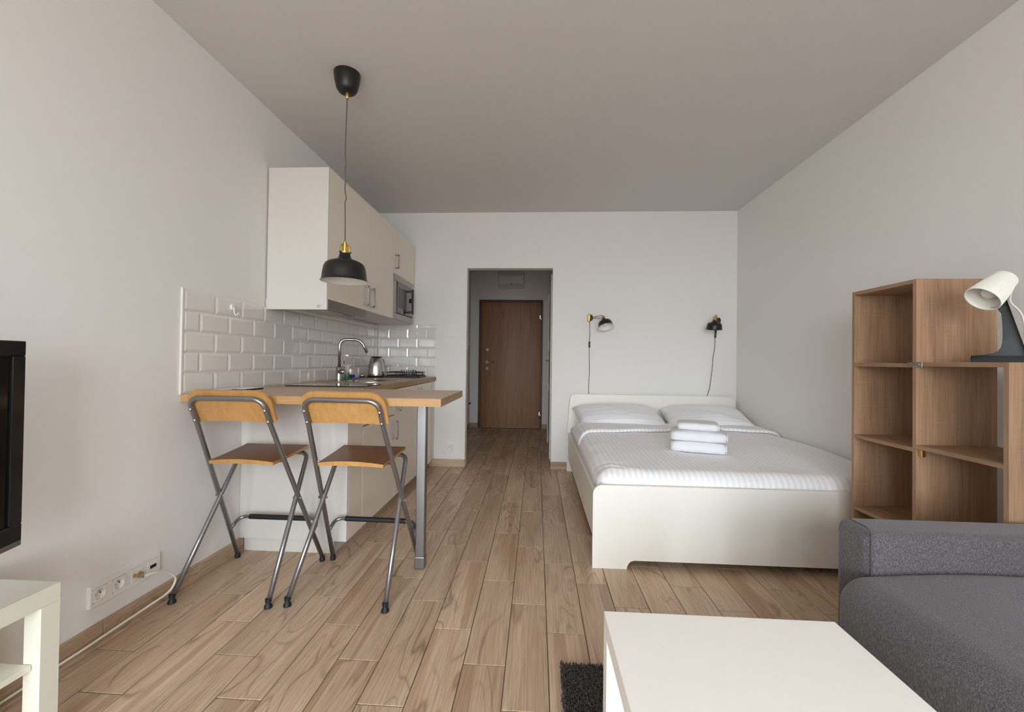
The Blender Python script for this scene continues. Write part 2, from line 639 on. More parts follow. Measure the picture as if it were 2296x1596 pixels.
def lathe(bm, prof, origin=(0, 0, 0), axis=(0, 0, 1), n=32, mi=0, close=False):
    """prof: list of (radius, height along the axis)"""
    o, d = Vector(origin), Vector(axis).normalized()
    s, t = frame_of(d)
    rings = []
    for r, h in prof:
        c = o + d * h
        if r < 1e-6:
            rings.append([bm.verts.new(c)])
        else:
            rings.append([bm.verts.new(c + (s * math.cos(2 * math.pi * k / n) + t * math.sin(2 * math.pi * k / n)) * r) for k in range(n)])
    if close:
        rings.append(rings[0])
    for a, b in zip(rings, rings[1:]):
        for k in range(n):
            k2 = (k + 1) % n
            if len(a) == 1 and len(b) == 1:
                continue
            if len(a) == 1:
                f = bm.faces.new((a[0], b[k2], b[k]))
            elif len(b) == 1:
                f = bm.faces.new((a[k], a[k2], b[0]))
            else:
                f = bm.faces.new((a[k], a[k2], b[k2], b[k]))
            f.material_index = mi
            f.smooth = True
    return rings


def LA(prof, origin=(0, 0, 0), axis=(0, 0, 1), n=32):
    bm = bmesh.new()
    lathe(bm, prof, origin, axis, n)
    return bm


def prism(bm, outline, depth, fn, mi=0):
    """outline: list of 2-D points; fn(u, v, w) gives the 3-D point; w runs 0..depth"""
    a = [bm.verts.new(fn(u, v, 0.0)) for u, v in outline]
    b = [bm.verts.new(fn(u, v, depth)) for u, v in outline]
    n = len(outline)
    fa, fb = bm.faces.new(a), bm.faces.new(b[::-1])
    for f in (fa, fb):
        f.material_index = mi
    for k in range(n):
        f = bm.faces.new((a[k], b[k], b[(k + 1) % n], a[(k + 1) % n]))
        f.material_index = mi
    return fa, fb


def rounded_rect(x0, x1, y0, y1, rads, n=6):
    """rads: bottom-left, bottom-right, top-right, top-left"""
    pts = []
    cs = [(x0, y0, 180, rads[0], 1, 1), (x1, y0, 270, rads[1], -1, 1), (x1, y1, 0, rads[2], -1, -1), (x0, y1, 90, rads[3], 1, -1)]
    for cx, cy, a0, r, sx, sy in cs:
        if r <= 0:
            pts.append((cx, cy))
            continue
        ox, oy = cx + sx * r, cy + sy * r
        for k in range(n + 1):
            a = math.radians(a0 + 90 * k / n)
            pts.append((ox + r * math.cos(a), oy + r * math.sin(a)))
    return pts


def grid_mesh(name, nx, ny, fn):
    me = bpy.data.meshes.new(name)
    vs = [fn(i / (nx - 1), j / (ny - 1)) for j in range(ny) for i in range(nx)]
    fs = [(j * nx + i, j * nx + i + 1, (j + 1) * nx + i + 1, (j + 1) * nx + i) for j in range(ny - 1) for i in range(nx - 1)]
    me.from_pydata([tuple(v) for v in vs], [], fs)
    return me


# ------------------------------------------------------------------ the room
wl_ = struct(obj('wall_left', B(XL - 0.12, XL, YF - 0.2, YB, 0, ZC), 'paint'))
wr_ = struct(obj('wall_right', B(XR, XR + 0.12, YF - 0.2, YB, 0, ZC), 'paint'))
DX0, DX1, DZ = -0.735, 0.155, 2.069
bm = bmesh.new()
box(bm, XL - 0.12, DX0, YB, YB + 0.11, 0, ZC)
box(bm, DX1, XR + 0.12, YB, YB + 0.11, 0, ZC)
box(bm, DX0, DX1, YB, YB + 0.11, DZ, ZC)
wb_ = struct(obj('wall_back', bm, 'paint'))
bm = bmesh.new()
xs = [XL - 0.12, WINDOWS[0][0], WINDOWS[0][1], WINDOWS[1][0], WINDOWS[1][1], XR + 0.12]
for a, b in ((xs[0], xs[1]), (xs[2], xs[3]), (xs[4], xs[5])):
    box(bm, a, b, YF - 0.2, YF, 0, ZC)
for a, b in WINDOWS:
    box(bm, a, b, YF - 0.2, YF, 0, WZ0)
    box(bm, a, b, YF - 0.2, YF, WZ1, ZC)
struct(obj('wall_front', bm, 'paint'))
for i, (a, b) in enumerate(WINDOWS):
    bm = bmesh.new()
    for x0, x1, z0, z1 in ((a, a + 0.07, WZ0 + 0.07, WZ1 - 0.07), (b - 0.07, b, WZ0 + 0.07, WZ1 - 0.07), (a, b, WZ0, WZ0 + 0.07), (a, b, WZ1 - 0.07, WZ1),
                           ((a + b) / 2 - 0.05, (a + b) / 2 + 0.05, WZ0 + 0.07, WZ1 - 0.07)):
        box(bm, x0, x1, YF - 0.13, YF - 0.07, z0, z1, 0.006)
    w = struct(obj('window_%d' % (i + 1), bm, 'frame_white'))
    for x0, x1 in ((a + 0.07, (a + b) / 2 - 0.05), ((a + b) / 2 + 0.05, b - 0.07)):
        obj('pane', B(x0, x1, YF - 0.104, YF - 0.098, WZ0 + 0.07, WZ1 - 0.07), 'glass', w)
struct(obj('ceiling', B(XL - 0.12, XR + 0.12, YF - 0.2, HALL_Y + 0.1, ZC, ZC + 0.1), 'ceiling'))
fl_ = struct(obj('floor', B(XL - 0.12, XR + 0.12, YF - 0.2, HALL_Y + 0.1, -0.1, -0.0025), 'grout'))

struct(obj('wall_hall_left', B(HALL_L - 0.1, HALL_L, YB + 0.11, HALL_Y, 0, ZC), 'paint'))
struct(obj('wall_hall_right', B(HALL_R, HALL_R + 0.1, YB + 0.11, HALL_Y, 0, ZC), 'paint'))
EX0, EX1, EZ = -0.960, 0.093, 2.110              # entrance door frame
bm = bmesh.new()
box(bm, HALL_L - 0.1, EX0, HALL_Y, HALL_Y + 0.1, 0, ZC)
box(bm, EX1, HALL_R + 0.1, HALL_Y, HALL_Y + 0.1, 0, ZC)
box(bm, EX0, EX1, HALL_Y, HALL_Y + 0.1, EZ, ZC)
box(bm, EX0, EX1, HALL_Y + 0.07, HALL_Y + 0.1, 0, EZ)
struct(obj('wall_hall_end', bm, 'paint'))

# floor of wood-look tiles 0.155 x 0.6 laid in thirds; every plank a piece of the floor
PW, PL, GAP = 0.1552, 0.600, 0.0031
full = bmesh.new()
box(full, -PW / 2 + GAP / 2, PW / 2 - GAP / 2, -PL / 2 + GAP / 2, PL / 2 - GAP / 2, -0.008, 0.0, 0.0012, 1)
full_me = bpy.data.meshes.new('plank')
full.to_mesh(full_me)
full.free()
full_me.materials.append(M['plank'])


def put_plank(x0, x1, y0, y1):
    if x1 - x0 < 0.012 or y1 - y0 < 0.012:
        return
    if abs(x1 - x0 - PW) < 1e-6 and abs(y1 - y0 - PL) < 1e-6:
        o = bpy.data.objects.new('plank', full_me)
    else:
        bmp = bmesh.new()
        hx, hy = (x1 - x0) / 2, (y1 - y0) / 2
        box(bmp, -hx + GAP / 2, hx - GAP / 2, -hy + GAP / 2, hy - GAP / 2, -0.008, 0.0, 0.0012, 1)
        me = bpy.data.meshes.new('plank')
        bmp.to_mesh(me)
        bmp.free()
        me.materials.append(M['plank'])
        o = bpy.data.objects.new('plank', me)
    o.parent = fl_
    o.location = ((x0 + x1) / 2, (y0 + y1) / 2, 0)
    COL.objects.link(o)


n_plank = 0
for k in range(-12, 13):
    cx0, cx1 = 0.055 + PW * k, 0.055 + PW * (k + 1)
    j0 = (1.770 + 0.4 * k) % 0.6 + 0.003 * k
    y = j0 - 0.6 * 4
    while y < HALL_Y:
        a, b = y, y + PL
        y += PL
        cuts = sorted({cx0, cx1} | {c for c in (DX0, DX1) if cx0 < c < cx1 and a < YB + 0.11 and b > YB})
        for x0, x1 in zip(cuts, cuts[1:]):
            through = x0 >= DX0 - 1e-6 and x1 <= DX1 + 1e-6 and a < YB + 0.11
            parts = []
            if a < YB < b and through:
                parts.append((max(x0, HALL_L), min(x1, HALL_R), a, min(b, HALL_Y)))
            else:
                if through and b > YB:
                    parts.append((x0, x1, max(a, YB), min(b, HALL_Y)))
                elif b > YB + 0.11:
                    parts.append((max(x0, HALL_L), min(x1, HALL_R), max(a, YB + 0.11), min(b, HALL_Y)))
                if a < YB:
                    parts.append((max(x0, XL), min(x1, XR), max(a, -0.3), min(b, YB)))
            for px0, px1, py0, py1 in parts:
                if px1 - px0 < 0.012 or py1 - py0 < 0.012:
                    continue
                if px1 < -1.17 and py0 > 2.42 and py1 < YB + 0.001:
                    continue                           # wholly under the kitchen units
                if px0 > 0.42 and py0 > 2.5 and py1 < 4.43:
                    continue                           # wholly under the bed
                put_plank(px0, px1, py0, py1)
                n_plank += 1
bm = bmesh.new()                                        # the tiles behind the camera, joined
for k in range(-12, 13):
    cx0, cx1 = max(XL, 0.055 + PW * k), min(XR, 0.055 + PW * (k + 1))
    y = (1.770 + 0.4 * k) % 0.6 + 0.003 * k - 0.6 * 6
    while y < -0.3:
        a, b = max(y, YF), min(y + PL, -0.3)
        y += PL
        if b - a > 0.01 and cx1 - cx0 > 0.01:
            box(bm, cx0 + GAP / 2, cx1 - GAP / 2, a + GAP / 2, b - GAP / 2, -0.008, 0.0)
pf = obj('rear_planks', bm, 'plank', fl_)
pf['kind'] = 'stuff'



# skirting pieces
def skirting(name, pieces, side):
    p0 = thing_struct(name)
    for q in pieces:
        obj('skirting_piece', B(*q, 0.0, 0.078, 0.0015, 1), 'skirting' if side == 'y' else 'skirting_x', p0)
    return p0


def thing_struct(name):
    o = bpy.data.objects.new(name, None)
    o.empty_display_size = 0.05
    COL.objects.link(o)
    BASE[o.name] = Vector((0, 0, 0))
    o['kind'] = 'structure'
    return o


pc = []
ys = [-2.68, -2.1, -1.5, -0.9, -0.31, -0.12, 0.48, 1.08, 1.585, 2.055, 2.384]
for a, b in zip(ys, ys[1:]):
    pc.append((XL, XL + 0.010, a + 0.001, b - 0.001))
skirting('baseboard_left', pc, 'y')
skirting('baseboard_back', [(-1.14, DX0 + 0.002, YB - 0.010, YB), (DX1 - 0.004, 0.33, YB - 0.010, YB)], 'x')
skirting('baseboard_right', [(XR - 0.010, XR, -2.68 + 0.6 * k, -2.082 + 0.6 * k) for k in range(11)], 'y')
skirting('baseboard_hall', [(HALL_L, EX0, HALL_Y - 0.010, HALL_Y), (EX1, HALL_R, HALL_Y - 0.010, HALL_Y),
                            ], 'x')
skirting('baseboard_hall_left', [(HALL_L, HALL_L + 0.010, 4.54 + 0.6 * k, min(5.138 + 0.6 * k, 7.019)) for k in range(5)], 'y')
skirting('baseboard_hall_right', [(HALL_R - 0.010, HALL_R, 5.98 + 0.52 * k, 6.498 + 0.52 * k) for k in range(2)], 'y')

# bevelled wall tiles
TG = 0.0022


def tile_mesh(w, h):
    bmt = bmesh.new()
    a, b = w / 2 - TG / 2, h / 2 - TG / 2
    ca, cb = a - 0.0125, b - 0.0125
    ca, cb = max(ca, a * 0.3), max(cb, b * 0.3)
    lv = [[bmt.verts.new((sx * p, 0, sz * q) if False else (d, sx * p, sz * q)) for sx, sz in ((-1, -1), (1, -1), (1, 1), (-1, 1))]
          for p, q, d in ((a, b, 0.0), (a, b, 0.0045), (ca, cb, 0.0085))]
    for l0, l1 in zip(lv, lv[1:]):
        for k in range(4):
            bmt.faces.new((l0[k], l0[(k + 1) % 4], l1[(k + 1) % 4], l1[k]))
    bmt.faces.new(lv[2])
    bmesh.ops.recalc_face_normals(bmt, faces=bmt.faces[:])
    me = bpy.data.meshes.new('tile')
    bmt.to_mesh(me)
    bmt.free()
    me.materials.append(M['tile'])
    return me


tile_cache = {}


def put_tile(parent, c, w, h, rot):
    key = (round(w, 4), round(h, 4))
    if key not in tile_cache:
        tile_cache[key] = tile_mesh(w, h)
    o = bpy.data.objects.new('tile', tile_cache[key])
    o.parent = parent
    o.location = c
    o.rotation_euler = (0, 0, rot)
    COL.objects.link(o)


TZ0, TH, TW = 0.930, 0.0998, 0.1998
for row in range(6):
    z0 = TZ0 + row * TH
    z1 = min(z0 + TH, 1.474) if row == 5 else z0 + TH
    y = 1.937 if row % 2 == 0 else 1.937 - TW / 2
    while y < YB - 0.01:
        a, b = max(y, 1.937), min(y + TW, YB - 0.009)
        y += TW
        if row == 5 and a < 2.56:
            continue
        if b - a > 0.02:
            put_tile(wl_, (XL, (a + b) / 2, (z0 + z1) / 2), b - a, z1 - z0, 0)
    x = -1.050 if row % 2 == 1 else -1.050 + TW / 2
    while x > XL + 0.02:
        b, a = min(x, -1.050), max(x - TW, XL + 0.009)
        x -= TW
        if b - a > 0.02:
            put_tile(wb_, ((a + b) / 2, YB, (z0 + z1) / 2), b - a, z1 - z0, -math.pi / 2)
bm = bmesh.new()
box(bm, XL, XL + 0.003, 1.929, YB, TZ0 - 0.002, 1.430)
box(bm, XL, XL + 0.003, 2.56, YB, 1.43, 1.474)
box(bm, XL, -1.046, YB - 0.003, YB, TZ0 - 0.002, 1.476)
box(bm, XL, XL + 0.009, 1.924, 1.936, TZ0 - 0.002, 1.436, 0.002)
struct(obj('trim_1', bm, 'tile_grout'))


# ------------------------------------------------------------------ doors and fittings of the hall
d1 = struct(obj('door_1', B(-0.922, 0.057, HALL_Y + 0.010, HALL_Y + 0.055, 0.012, 2.074, 0.003), 'door_wood'))
bm = bmesh.new()
box(bm, EX0, -0.918, HALL_Y - 0.012, HALL_Y + 0.065, 0, EZ, 0.002)
box(bm, 0.053, EX1, HALL_Y - 0.012, HALL_Y + 0.065, 0, EZ, 0.002)
box(bm, -0.918, 0.053, HALL_Y - 0.012, HALL_Y + 0.065, 2.070, EZ, 0.002)
obj('door_frame', bm, 'door_frame', d1)
for z, r in ((1.284, 0.026), (1.078, 0.028), (0.975, 0.028)):
    rs = obj('lock_rosette', LA([(0, 0.013), (r * 0.8, 0.013), (r, 0.008), (r, 0)], (-0.818, HALL_Y + 0.010, z), (0, -1, 0), 24), 'chrome', d1, True, 40)
    if z != 1.078:
        obj('keyhole', LA([(0, 0.0150), (r * 0.38, 0.0150), (r * 0.38, 0.012)], (-0.818, HALL_Y + 0.010, z), (0, -1, 0), 12), 'dark_hole', rs)
obj('door_handle', T(round_path([(-0.818, HALL_Y, 1.078), (-0.818, HALL_Y - 0.045, 1.078), (-0.70, HALL_Y - 0.045, 1.082)], 0.02), 0.009), 'steel', d1, True)
obj('peephole', LA([(0, 0.006), (0.012, 0.006), (0.015, 0.0)], (-0.427, HALL_Y + 0.010, 1.531), (0, -1, 0), 16), 'chrome', d1, True)
for z in (1.80, 0.22):
    bm = bmesh.new()
    cyl(bm, (0.066, HALL_Y - 0.02, z - 0.06), (0.066, HALL_Y - 0.02, z + 0.06), 0.011, n=12)
    box(bm, 0.040, 0.066, HALL_Y - 0.016, HALL_Y - 0.012, z, z + 0.055)
    obj('hinge', bm, 'chrome', d1)

X0 = HALL_R
d2 = struct(obj('door_2', B(X0 - 0.022, X0 - 0.001, 4.96, 5.86, 0.012, 2.02, 0.003), 'plastic_white'))
bm = bmesh.new()
box(bm, X0 - 0.034, X0, 4.87, 4.955, 0, 2.0245, 0.004)
box(bm, X0 - 0.034, X0, 5.865, 5.95, 0, 2.0245, 0.004)
box(bm, X0 - 0.034, X0, 4.87, 5.95, 2.025, 2.10, 0.004)
obj('door_frame', bm, 'plastic_white', d2)
for z0, z1 in ((0.2, 0.7), (0.82, 1.25), (1.37, 1.88)):
    obj('door_panel', B(X0 - 0.028, X0 - 0.020, 5.08, 5.74, z0, z1, 0.003), 'plastic_grey', d2)
bm = bmesh.new()
box(bm, X0 - 0.029, X0 - 0.021, 5.03, 5.075, 0.98, 1.18, 0.002)
tube(bm, round_path([(X0 - 0.025, 5.052, 1.115), (X0 - 0.068, 5.052, 1.115), (X0 - 0.068, 5.17, 1.115)], 0.015), 0.009)
obj('door_handle', bm, 'steel', d2)

fb = thing('fuse_box', 'flat white fuse box with hinged flap above the entrance door', 'fuse box', (-0.436, HALL_Y, 2.30))
obj('body', B(-0.655, -0.218, HALL_Y - 0.022, HALL_Y, 2.292, 2.585, 0.012, 3), 'plastic_grey', fb)
fl = obj('flap', B(-0.635, -0.238, HALL_Y - 0.030, HALL_Y - 0.021, 2.372, 2.505, 0.003), 'plastic_white', fb)
obj('latch', B(-0.46, -0.41, HALL_Y - 0.034, HALL_Y - 0.029, 2.360, 2.368), 'black_plastic', fl)
ap = thing('access_panel', 'low white access panel with black knob on the left wall of the hall', 'wall panel', (HALL_L, 6.5, 0.1))
obj('panel', B(HALL_L, HALL_L + 0.02, 6.15, 6.93, 0.11, 0.67, 0.004), 'plastic_white', ap)
obj('knob', LA([(0, 0.025), (0.014, 0.025), (0.014, 0.0)], (HALL_L + 0.02, 6.84, 0.414), (1, 0, 0), 14), 'black_plastic', ap)
it = thing('intercom', 'small white intercom handset on the dim left hall wall', 'intercom', (HALL_L, 6.6, 1.35))
obj('body', B(HALL_L, HALL_L + 0.035, 6.55, 6.66, 1.33, 1.52, 0.008), 'plastic_white', it)
obj('handset', B(HALL_L + 0.035, HALL_L + 0.06, 6.56, 6.60, 1.34, 1.51, 0.01), 'plastic_grey', it)

# ------------------------------------------------------------------ kitchen: lower run
XB = -1.056                                         # plane of the lower fronts


def bar_handle(parent, x, y, z0, z1, out=0.036):
    """steel U-handle standing upright on a front that faces +X"""
    bmh = bmesh.new()
    for z in (z0, z1):
        box(bmh, x, x + out, y - 0.006, y + 0.006, z - 0.006, z + 0.006, 0.001, 1)
    box(bmh, x + out - 0.010, x + out + 0.002, y - 0.006, y + 0.006, z0 - 0.006, z1 + 0.006, 0.0015, 1)
    return obj('handle', bmh, 'steel', parent)


def carcass(y0, y1, z0, z1, x1):
    bmc = bmesh.new()
    t = 0.016
    x0 = XL + 0.02
    box(bmc, x0, x1, y0, y0 + t, z0, z1)
    box(bmc, x0, x1, y1 - t, y1, z0, z1)
    box(bmc, x0, x1, y0 + t, y1 - t, z0, z0 + t)
    box(bmc, x0, x1, y0 + t, y1 - t, z1 - t, z1)
    box(bmc, x0, x0 + 0.01, y0 + t, y1 - t, z0 + t, z1 - t)
    return bmc


endp = thing('cabinet_end_panel', 'wide white end panel of the base cabinets behind the bar stools', 'cabinet panel', (-1.37, 2.36, 0.08))
obj('panel', B(XL + 0.001, XB, 2.358, 2.374, 0.080, 0.892, 0.0012, 1), 'white_panel', endp)
obj('filler_front', B(XB - 0.018, XB, 2.376, 2.566, 0.080, 0.885, 0.0012, 1), 'cream', endp)
obj('filler_side', B(XL + 0.02, XB - 0.020, 2.548, 2.566, 0.080, 0.885), 'white_panel', endp)
kc1 = thing('base_cabinet', 'cream base cabinet with a drawer above its door, under the hob', 'cabinet', (-1.36, 2.87, 0.08), 'base cabinets')
obj('body', carcass(2.570, 3.160, 0.080, 0.888, XB - 0.020), 'white_panel', kc1)
obj('drawer', B(XB - 0.018, XB, 2.572, 3.160, 0.699, 0.885, 0.0012, 1), 'cream', kc1)
d = obj('door', B(XB - 0.018, XB, 2.572, 3.160, 0.082, 0.692, 0.0012, 1), 'cream', kc1)
bar_handle(d, XB, 3.118, 0.523, 0.645)
kc2 = thing('base_cabinet', 'cream base cabinet with one tall door, under the sink', 'cabinet', (-1.36, 3.45, 0.08), 'base cabinets')
obj('body', carcass(3.164, 3.738, 0.080, 0.888, XB - 0.020), 'white_panel', kc2)
d = obj('door', B(XB - 0.018, XB, 3.166, 3.738, 0.082, 0.885, 0.0012, 1), 'cream', kc2)
bar_handle(d, XB, 3.196, 0.724, 0.846)
kc3 = thing('base_cabinet', 'cream base cabinet at the far end against the back wall, beside the black gap', 'cabinet', (-1.36, 4.0, 0.08), 'base cabinets')
obj('body', carcass(3.742, 4.256, 0.080, 0.888, XB - 0.020), 'white_panel', kc3)
d = obj('door', B(XB - 0.018, XB, 3.744, 4.258, 0.082, 0.885, 0.0012, 1), 'cream', kc3)
bar_handle(d, XB, 3.752 + 0.022, 0.730, 0.852)
obj('gap_shade_board', B(XB - 0.06, XB - 0.045, 4.258, 4.330, 0.0, 0.888), 'cab_dark', kc3)  # dark board standing in for the shade inside the gap
fil = tag(obj('wall_filler', B(XB - 0.10, XB - 0.006, 4.300, YB - 0.001, 0.079, 0.888, 0.002), 'white_panel'),
          'narrow white filler strip between the last base cabinet and the back wall', 'filler strip')
pl = thing('plinth', 'white plinth board recessed under the base cabinets', 'plinth', (-1.4, 2.4, 0))
obj('end_board', B(XL + 0.012, -1.14, 2.386, 2.400, 0.0, 0.079), 'white_panel', pl)
obj('front_board', B(-1.155, -1.140, 2.400, 4.300, 0.0, 0.079), 'white_panel', pl)

ZT = 0.930
wt = thing('worktop', 'oak laminate kitchen worktop with hob and sink', 'worktop', (-1.36, 3.4, 0.89))
SKX, SKY, SKR = -1.315, 3.385, 0.205
bm = bmesh.new()
# worktop slab with a round opening for the bowl
xs0, xs1, y0, y1 = XL + 0.009, -1.047, 2.502, YB - 0.009
NC = 48
outer = []
for k in range(NC):
    a = 2 * math.pi * k / NC
    dx, dy = math.cos(a), math.sin(a)
    tx = ((xs1 - SKX) / dx) if dx > 1e-9 else (((xs0 - SKX) / dx) if dx < -1e-9 else 1e9)
    ty = ((y1 - SKY) / dy) if dy > 1e-9 else (((y0 - SKY) / dy) if dy < -1e-9 else 1e9)
    t = min(tx, ty)
    outer.append((SKX + dx * t, SKY + dy * t))
for cx, cy in ((xs0, y0), (xs1, y0), (xs1, y1), (xs0, y1)):
    k = min(range(NC), key=lambda q: (outer[q][0] - cx) ** 2 + (outer[q][1] - cy) ** 2)
    outer[k] = (cx, cy)
inner = [(SKX + SKR * math.cos(2 * math.pi * k / NC), SKY + SKR * math.sin(2 * math.pi * k / NC)) for k in range(NC)]
V = {}
for nm, ring, z in (('ot', outer, ZT), ('it', inner, ZT), ('ob', outer, 0.892), ('ib', inner, 0.892)):
    V[nm] = [bm.verts.new((p[0], p[1], z)) for p in ring]
for k in range(NC):
    k2 = (k + 1) % NC
    bm.faces.new((V['ot'][k], V['ot'][k2], V['it'][k2], V['it'][k]))
    bm.faces.new((V['ob'][k], V['ib'][k], V['ib'][k2], V['ob'][k2]))
    bm.faces.new((V['ot'][k], V['ob'][k], V['ob'][k2], V['ot'][k2]))
    bm.faces.new((V['it'][k], V['it'][k2], V['ib'][k2], V['ib'][k]))
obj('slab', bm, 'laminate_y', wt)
obj('edge_band', B(-1.0468, -1.0455, 2.502, YB - 0.009, 0.892, ZT), 'edge_oak_y', wt)

bt = thing('bar_table', 'oak laminate bar table on one square steel leg, joined to the worktop', 'table', (-0.61, 2.27, 0))
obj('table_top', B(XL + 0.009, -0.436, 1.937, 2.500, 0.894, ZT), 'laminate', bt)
obj('edge_band', B(XL + 0.002, -0.4352, 1.9345, 1.9368, 0.8938, ZT), 'edge_oak', bt)
obj('end_band', B(-0.4358, -0.4345, 1.937, 2.500, 0.8938, ZT), 'edge_oak_y', bt)
lg = obj('leg', B(-0.632, -0.584, 2.246, 2.294, 0.060, 0.893, 0.004), 'leg_steel', bt)
obj('leg_foot', B(-0.6345, -0.5815, 2.2435, 2.2965, 0.0, 0.064, 0.004), 'leg_steel', bt)
obj('mount_plate', B(-0.66, -0.556, 2.218, 2.322, 0.888, 0.894), 'leg_steel', lg)

# ------------------------------------------------------------------ kitchen: wall units
XU = -1.290
uc = thing('wall_cabinet', 'tall cream wall cabinet with white side panel, over the hob and hood', 'cabinet', (-1.48, 2.86, 1.47), 'wall cabinets')
obj('body', carcass(2.568, 3.158, 1.474, 2.286, XU - 0.020), 'white_panel', uc)
sp_ = obj('side_panel', B(XL + 0.009, XU, 2.550, 2.566, 1.408, 2.286, 0.0012, 1), 'white_panel', uc)
d = obj('door', B(XU - 0.018, XU, 2.568, 3.158, 1.474, 2.286, 0.0012, 1), 'cream', uc)
bar_handle(d, XU, 3.124, 1.512, 1.648)
st = obj('sticker', B(-1.352, -1.308, 2.5490, 2.5500, 1.4165, 1.4375), 'white_panel', sp_)
for z, w in ((1.4345, 0.028), (1.4305, 0.018), (1.4265, 0.008), (1.4225, 0.019)):
    obj('print_line', B(-1.349, -1.349 + w, 2.5484, 2.5491, z - 0.0007, z + 0.0007), 'ink', st)
uc2 = thing('wall_cabinet', 'cream wall cabinet with one door, between the hood cabinet and the microwave', 'cabinet', (-1.48, 3.46, 1.47), 'wall cabinets')
obj('body', carcass(3.161, 3.756, 1.474, 2.286, XU - 0.020), 'white_panel', uc2)
d = obj('door', B(XU - 0.018, XU, 3.162, 3.756, 1.474, 2.286, 0.0012, 1), 'cream', uc2)
bar_handle(d, XU, 3.236, 1.512, 1.648)
uc3 = thing('wall_cabinet', 'cream wall cabinet above the built-in microwave in the corner', 'cabinet', (-1.48, 4.09, 1.47), 'wall cabinets')
bm = carcass(3.760, 4.402, 1.474, 2.286, XU - 0.020)
box(bm, XL + 0.04, XU - 0.02, 3.776, 4.386, 1.872, 1.886)
obj('body', bm, 'white_panel', uc3)
d = obj('door', B(XU - 0.018, XU, 3.761, 4.402, 1.884, 2.286, 0.0012, 1), 'cream', uc3)
bar_handle(d, XU, 3.800, 1.935, 2.048)
obj('filler', B(XU - 0.018, XU, 4.364, 4.402, 1.474, 1.882), 'cream', uc3)

hd = thing('range_hood', 'slim steel cooker hood under the wall cabinet', 'hood', (-1.48, 2.86, 1.42))
obj('body', B(XL + 0.06, XU - 0.03, 2.572, 3.152, 1.430, 1.472, 0.003), 'plastic_grey', hd)
obj('visor', B(XU - 0.028, XU - 0.002, 2.570, 3.154, 1.418, 1.4725, 0.002), 'steel', hd)
gf = obj('grease_filter', B(XL + 0.12, XU - 0.07, 2.60, 3.12, 1.422, 1.430, 0.002), 'steel', hd)
obj('filter_latch', B(XU - 0.10, XU - 0.085, 2.98, 3.10, 1.4185, 1.4225, 0.001, 1), 'leg_steel', gf)

mw = thing('microwave', 'built-in steel microwave oven with black glass door, in the corner', 'microwave', (-1.48, 4.06, 1.48))
obj('body', B(XL + 0.10, XU - 0.010, 3.79, 4.35, 1.495, 1.865), 'cab_dark', mw)
bm = bmesh.new()
for y0, y1, z0, z1 in ((3.762, 4.362, 1.824, 1.880), (3.762, 4.362, 1.476, 1.530), (3.762, 3.835, 1.532, 1.822), (4.335, 4.362, 1.532, 1.822)):
    box(bm, XU - 0.012, XU + 0.006, y0, y1, z0, z1, 0.0015, 1)
obj('trim_frame', bm, 'steel', mw)
dg = obj('door', B(XU - 0.008, XU + 0.012, 3.838, 4.200, 1.535, 1.820, 0.002), 'mw_glass', mw)
obj('window', B(XU + 0.0115, XU + 0.0135, 3.875, 4.12, 1.585, 1.775), 'mw_window', dg)
bm = bmesh.new()
for z in (1.575, 1.780):
    box(bm, XU + 0.012, XU + 0.052, 4.168, 4.186, z - 0.009, z + 0.009, 0.002)
box(bm, XU + 0.044, XU + 0.062, 4.166, 4.188, 1.555, 1.800, 0.003)
obj('handle', bm, 'black_plastic', dg)
cp = obj('control_panel', B(XU - 0.008, XU + 0.010, 4.203, 4.333, 1.535, 1.820, 0.002), 'mw_glass', mw)
obj('dial', LA([(0, 0.02), (0.020, 0.02), (0.022, 0.0)], (XU + 0.010, 4.268, 1.70), (1, 0, 0), 18), 'black_plastic', cp, True)
for k in range(4):
    obj('button', B(XU + 0.010, XU + 0.0125, 4.235, 4.300, 1.555 + 0.028 * k, 1.565 + 0.028 * k), 'plastic_grey', cp)

# ------------------------------------------------------------------ on the worktop
hob = thing('hob', 'two-zone black glass hob set in the worktop', 'hob', (-1.33, 2.77, ZT))
obj('glass', B(-1.590, -1.075, 2.628, 2.912, ZT, ZT + 0.006, 0.002), 'glass_black', hob)
for cx, r in ((-1.46, 0.085), (-1.22, 0.068)):
    obj('zone_ring', LA([(r, 0.0066), (r + 0.003, 0.0066), (r + 0.003, 0.0055), (r, 0.0055)], (cx, 2.77, ZT), (0, 0, 1), 40), 'plastic_grey', hob)

sk = thing('sink', 'round stainless steel sink set in the worktop', 'sink', (SKX, SKY, ZT))
obj('bowl', LA([(0.225, 0.0), (0.225, 0.004), (0.200, 0.0045), (0.190, -0.012), (0.182, -0.13), (0.16, -0.155), (0.03, -0.160), (0.03, -0.166),
                (0.17, -0.162), (0.192, -0.13), (0.200, -0.01), (0.203, 0.0)], (SKX, SKY, ZT), (0, 0, 1), 48), 'chrome', sk, True, 40)
obj('drain', LA([(0, -0.158), (0.028, -0.158), (0.033, -0.1605)], (SKX, SKY, ZT), (0, 0, 1), 20), 'steel', sk, True)
tp = thing('tap', 'tall brushed steel swan-neck tap behind the sink', 'tap', (-1.565, 3.285, ZT))
TX, TY = -1.553, 3.290
obj('body', LA([(0.026, 0.0), (0.026, 0.006), (0.0235, 0.008), (0.0235, 0.108), (0.021, 0.112), (0.0, 0.112)], (TX, TY, ZT), (0, 0, 1), 28), 'steel', tp, True, 40)
obj('spout', T(round_path([(TX, TY, ZT + 0.10), (TX, TY, ZT + 0.330), (TX + 0.150, TY + 0.05, ZT + 0.330), (TX + 0.196, TY + 0.065, ZT + 0.228)], 0.060, 10), 0.0115, 16), 'steel', tp, True)
bm = bmesh.new()
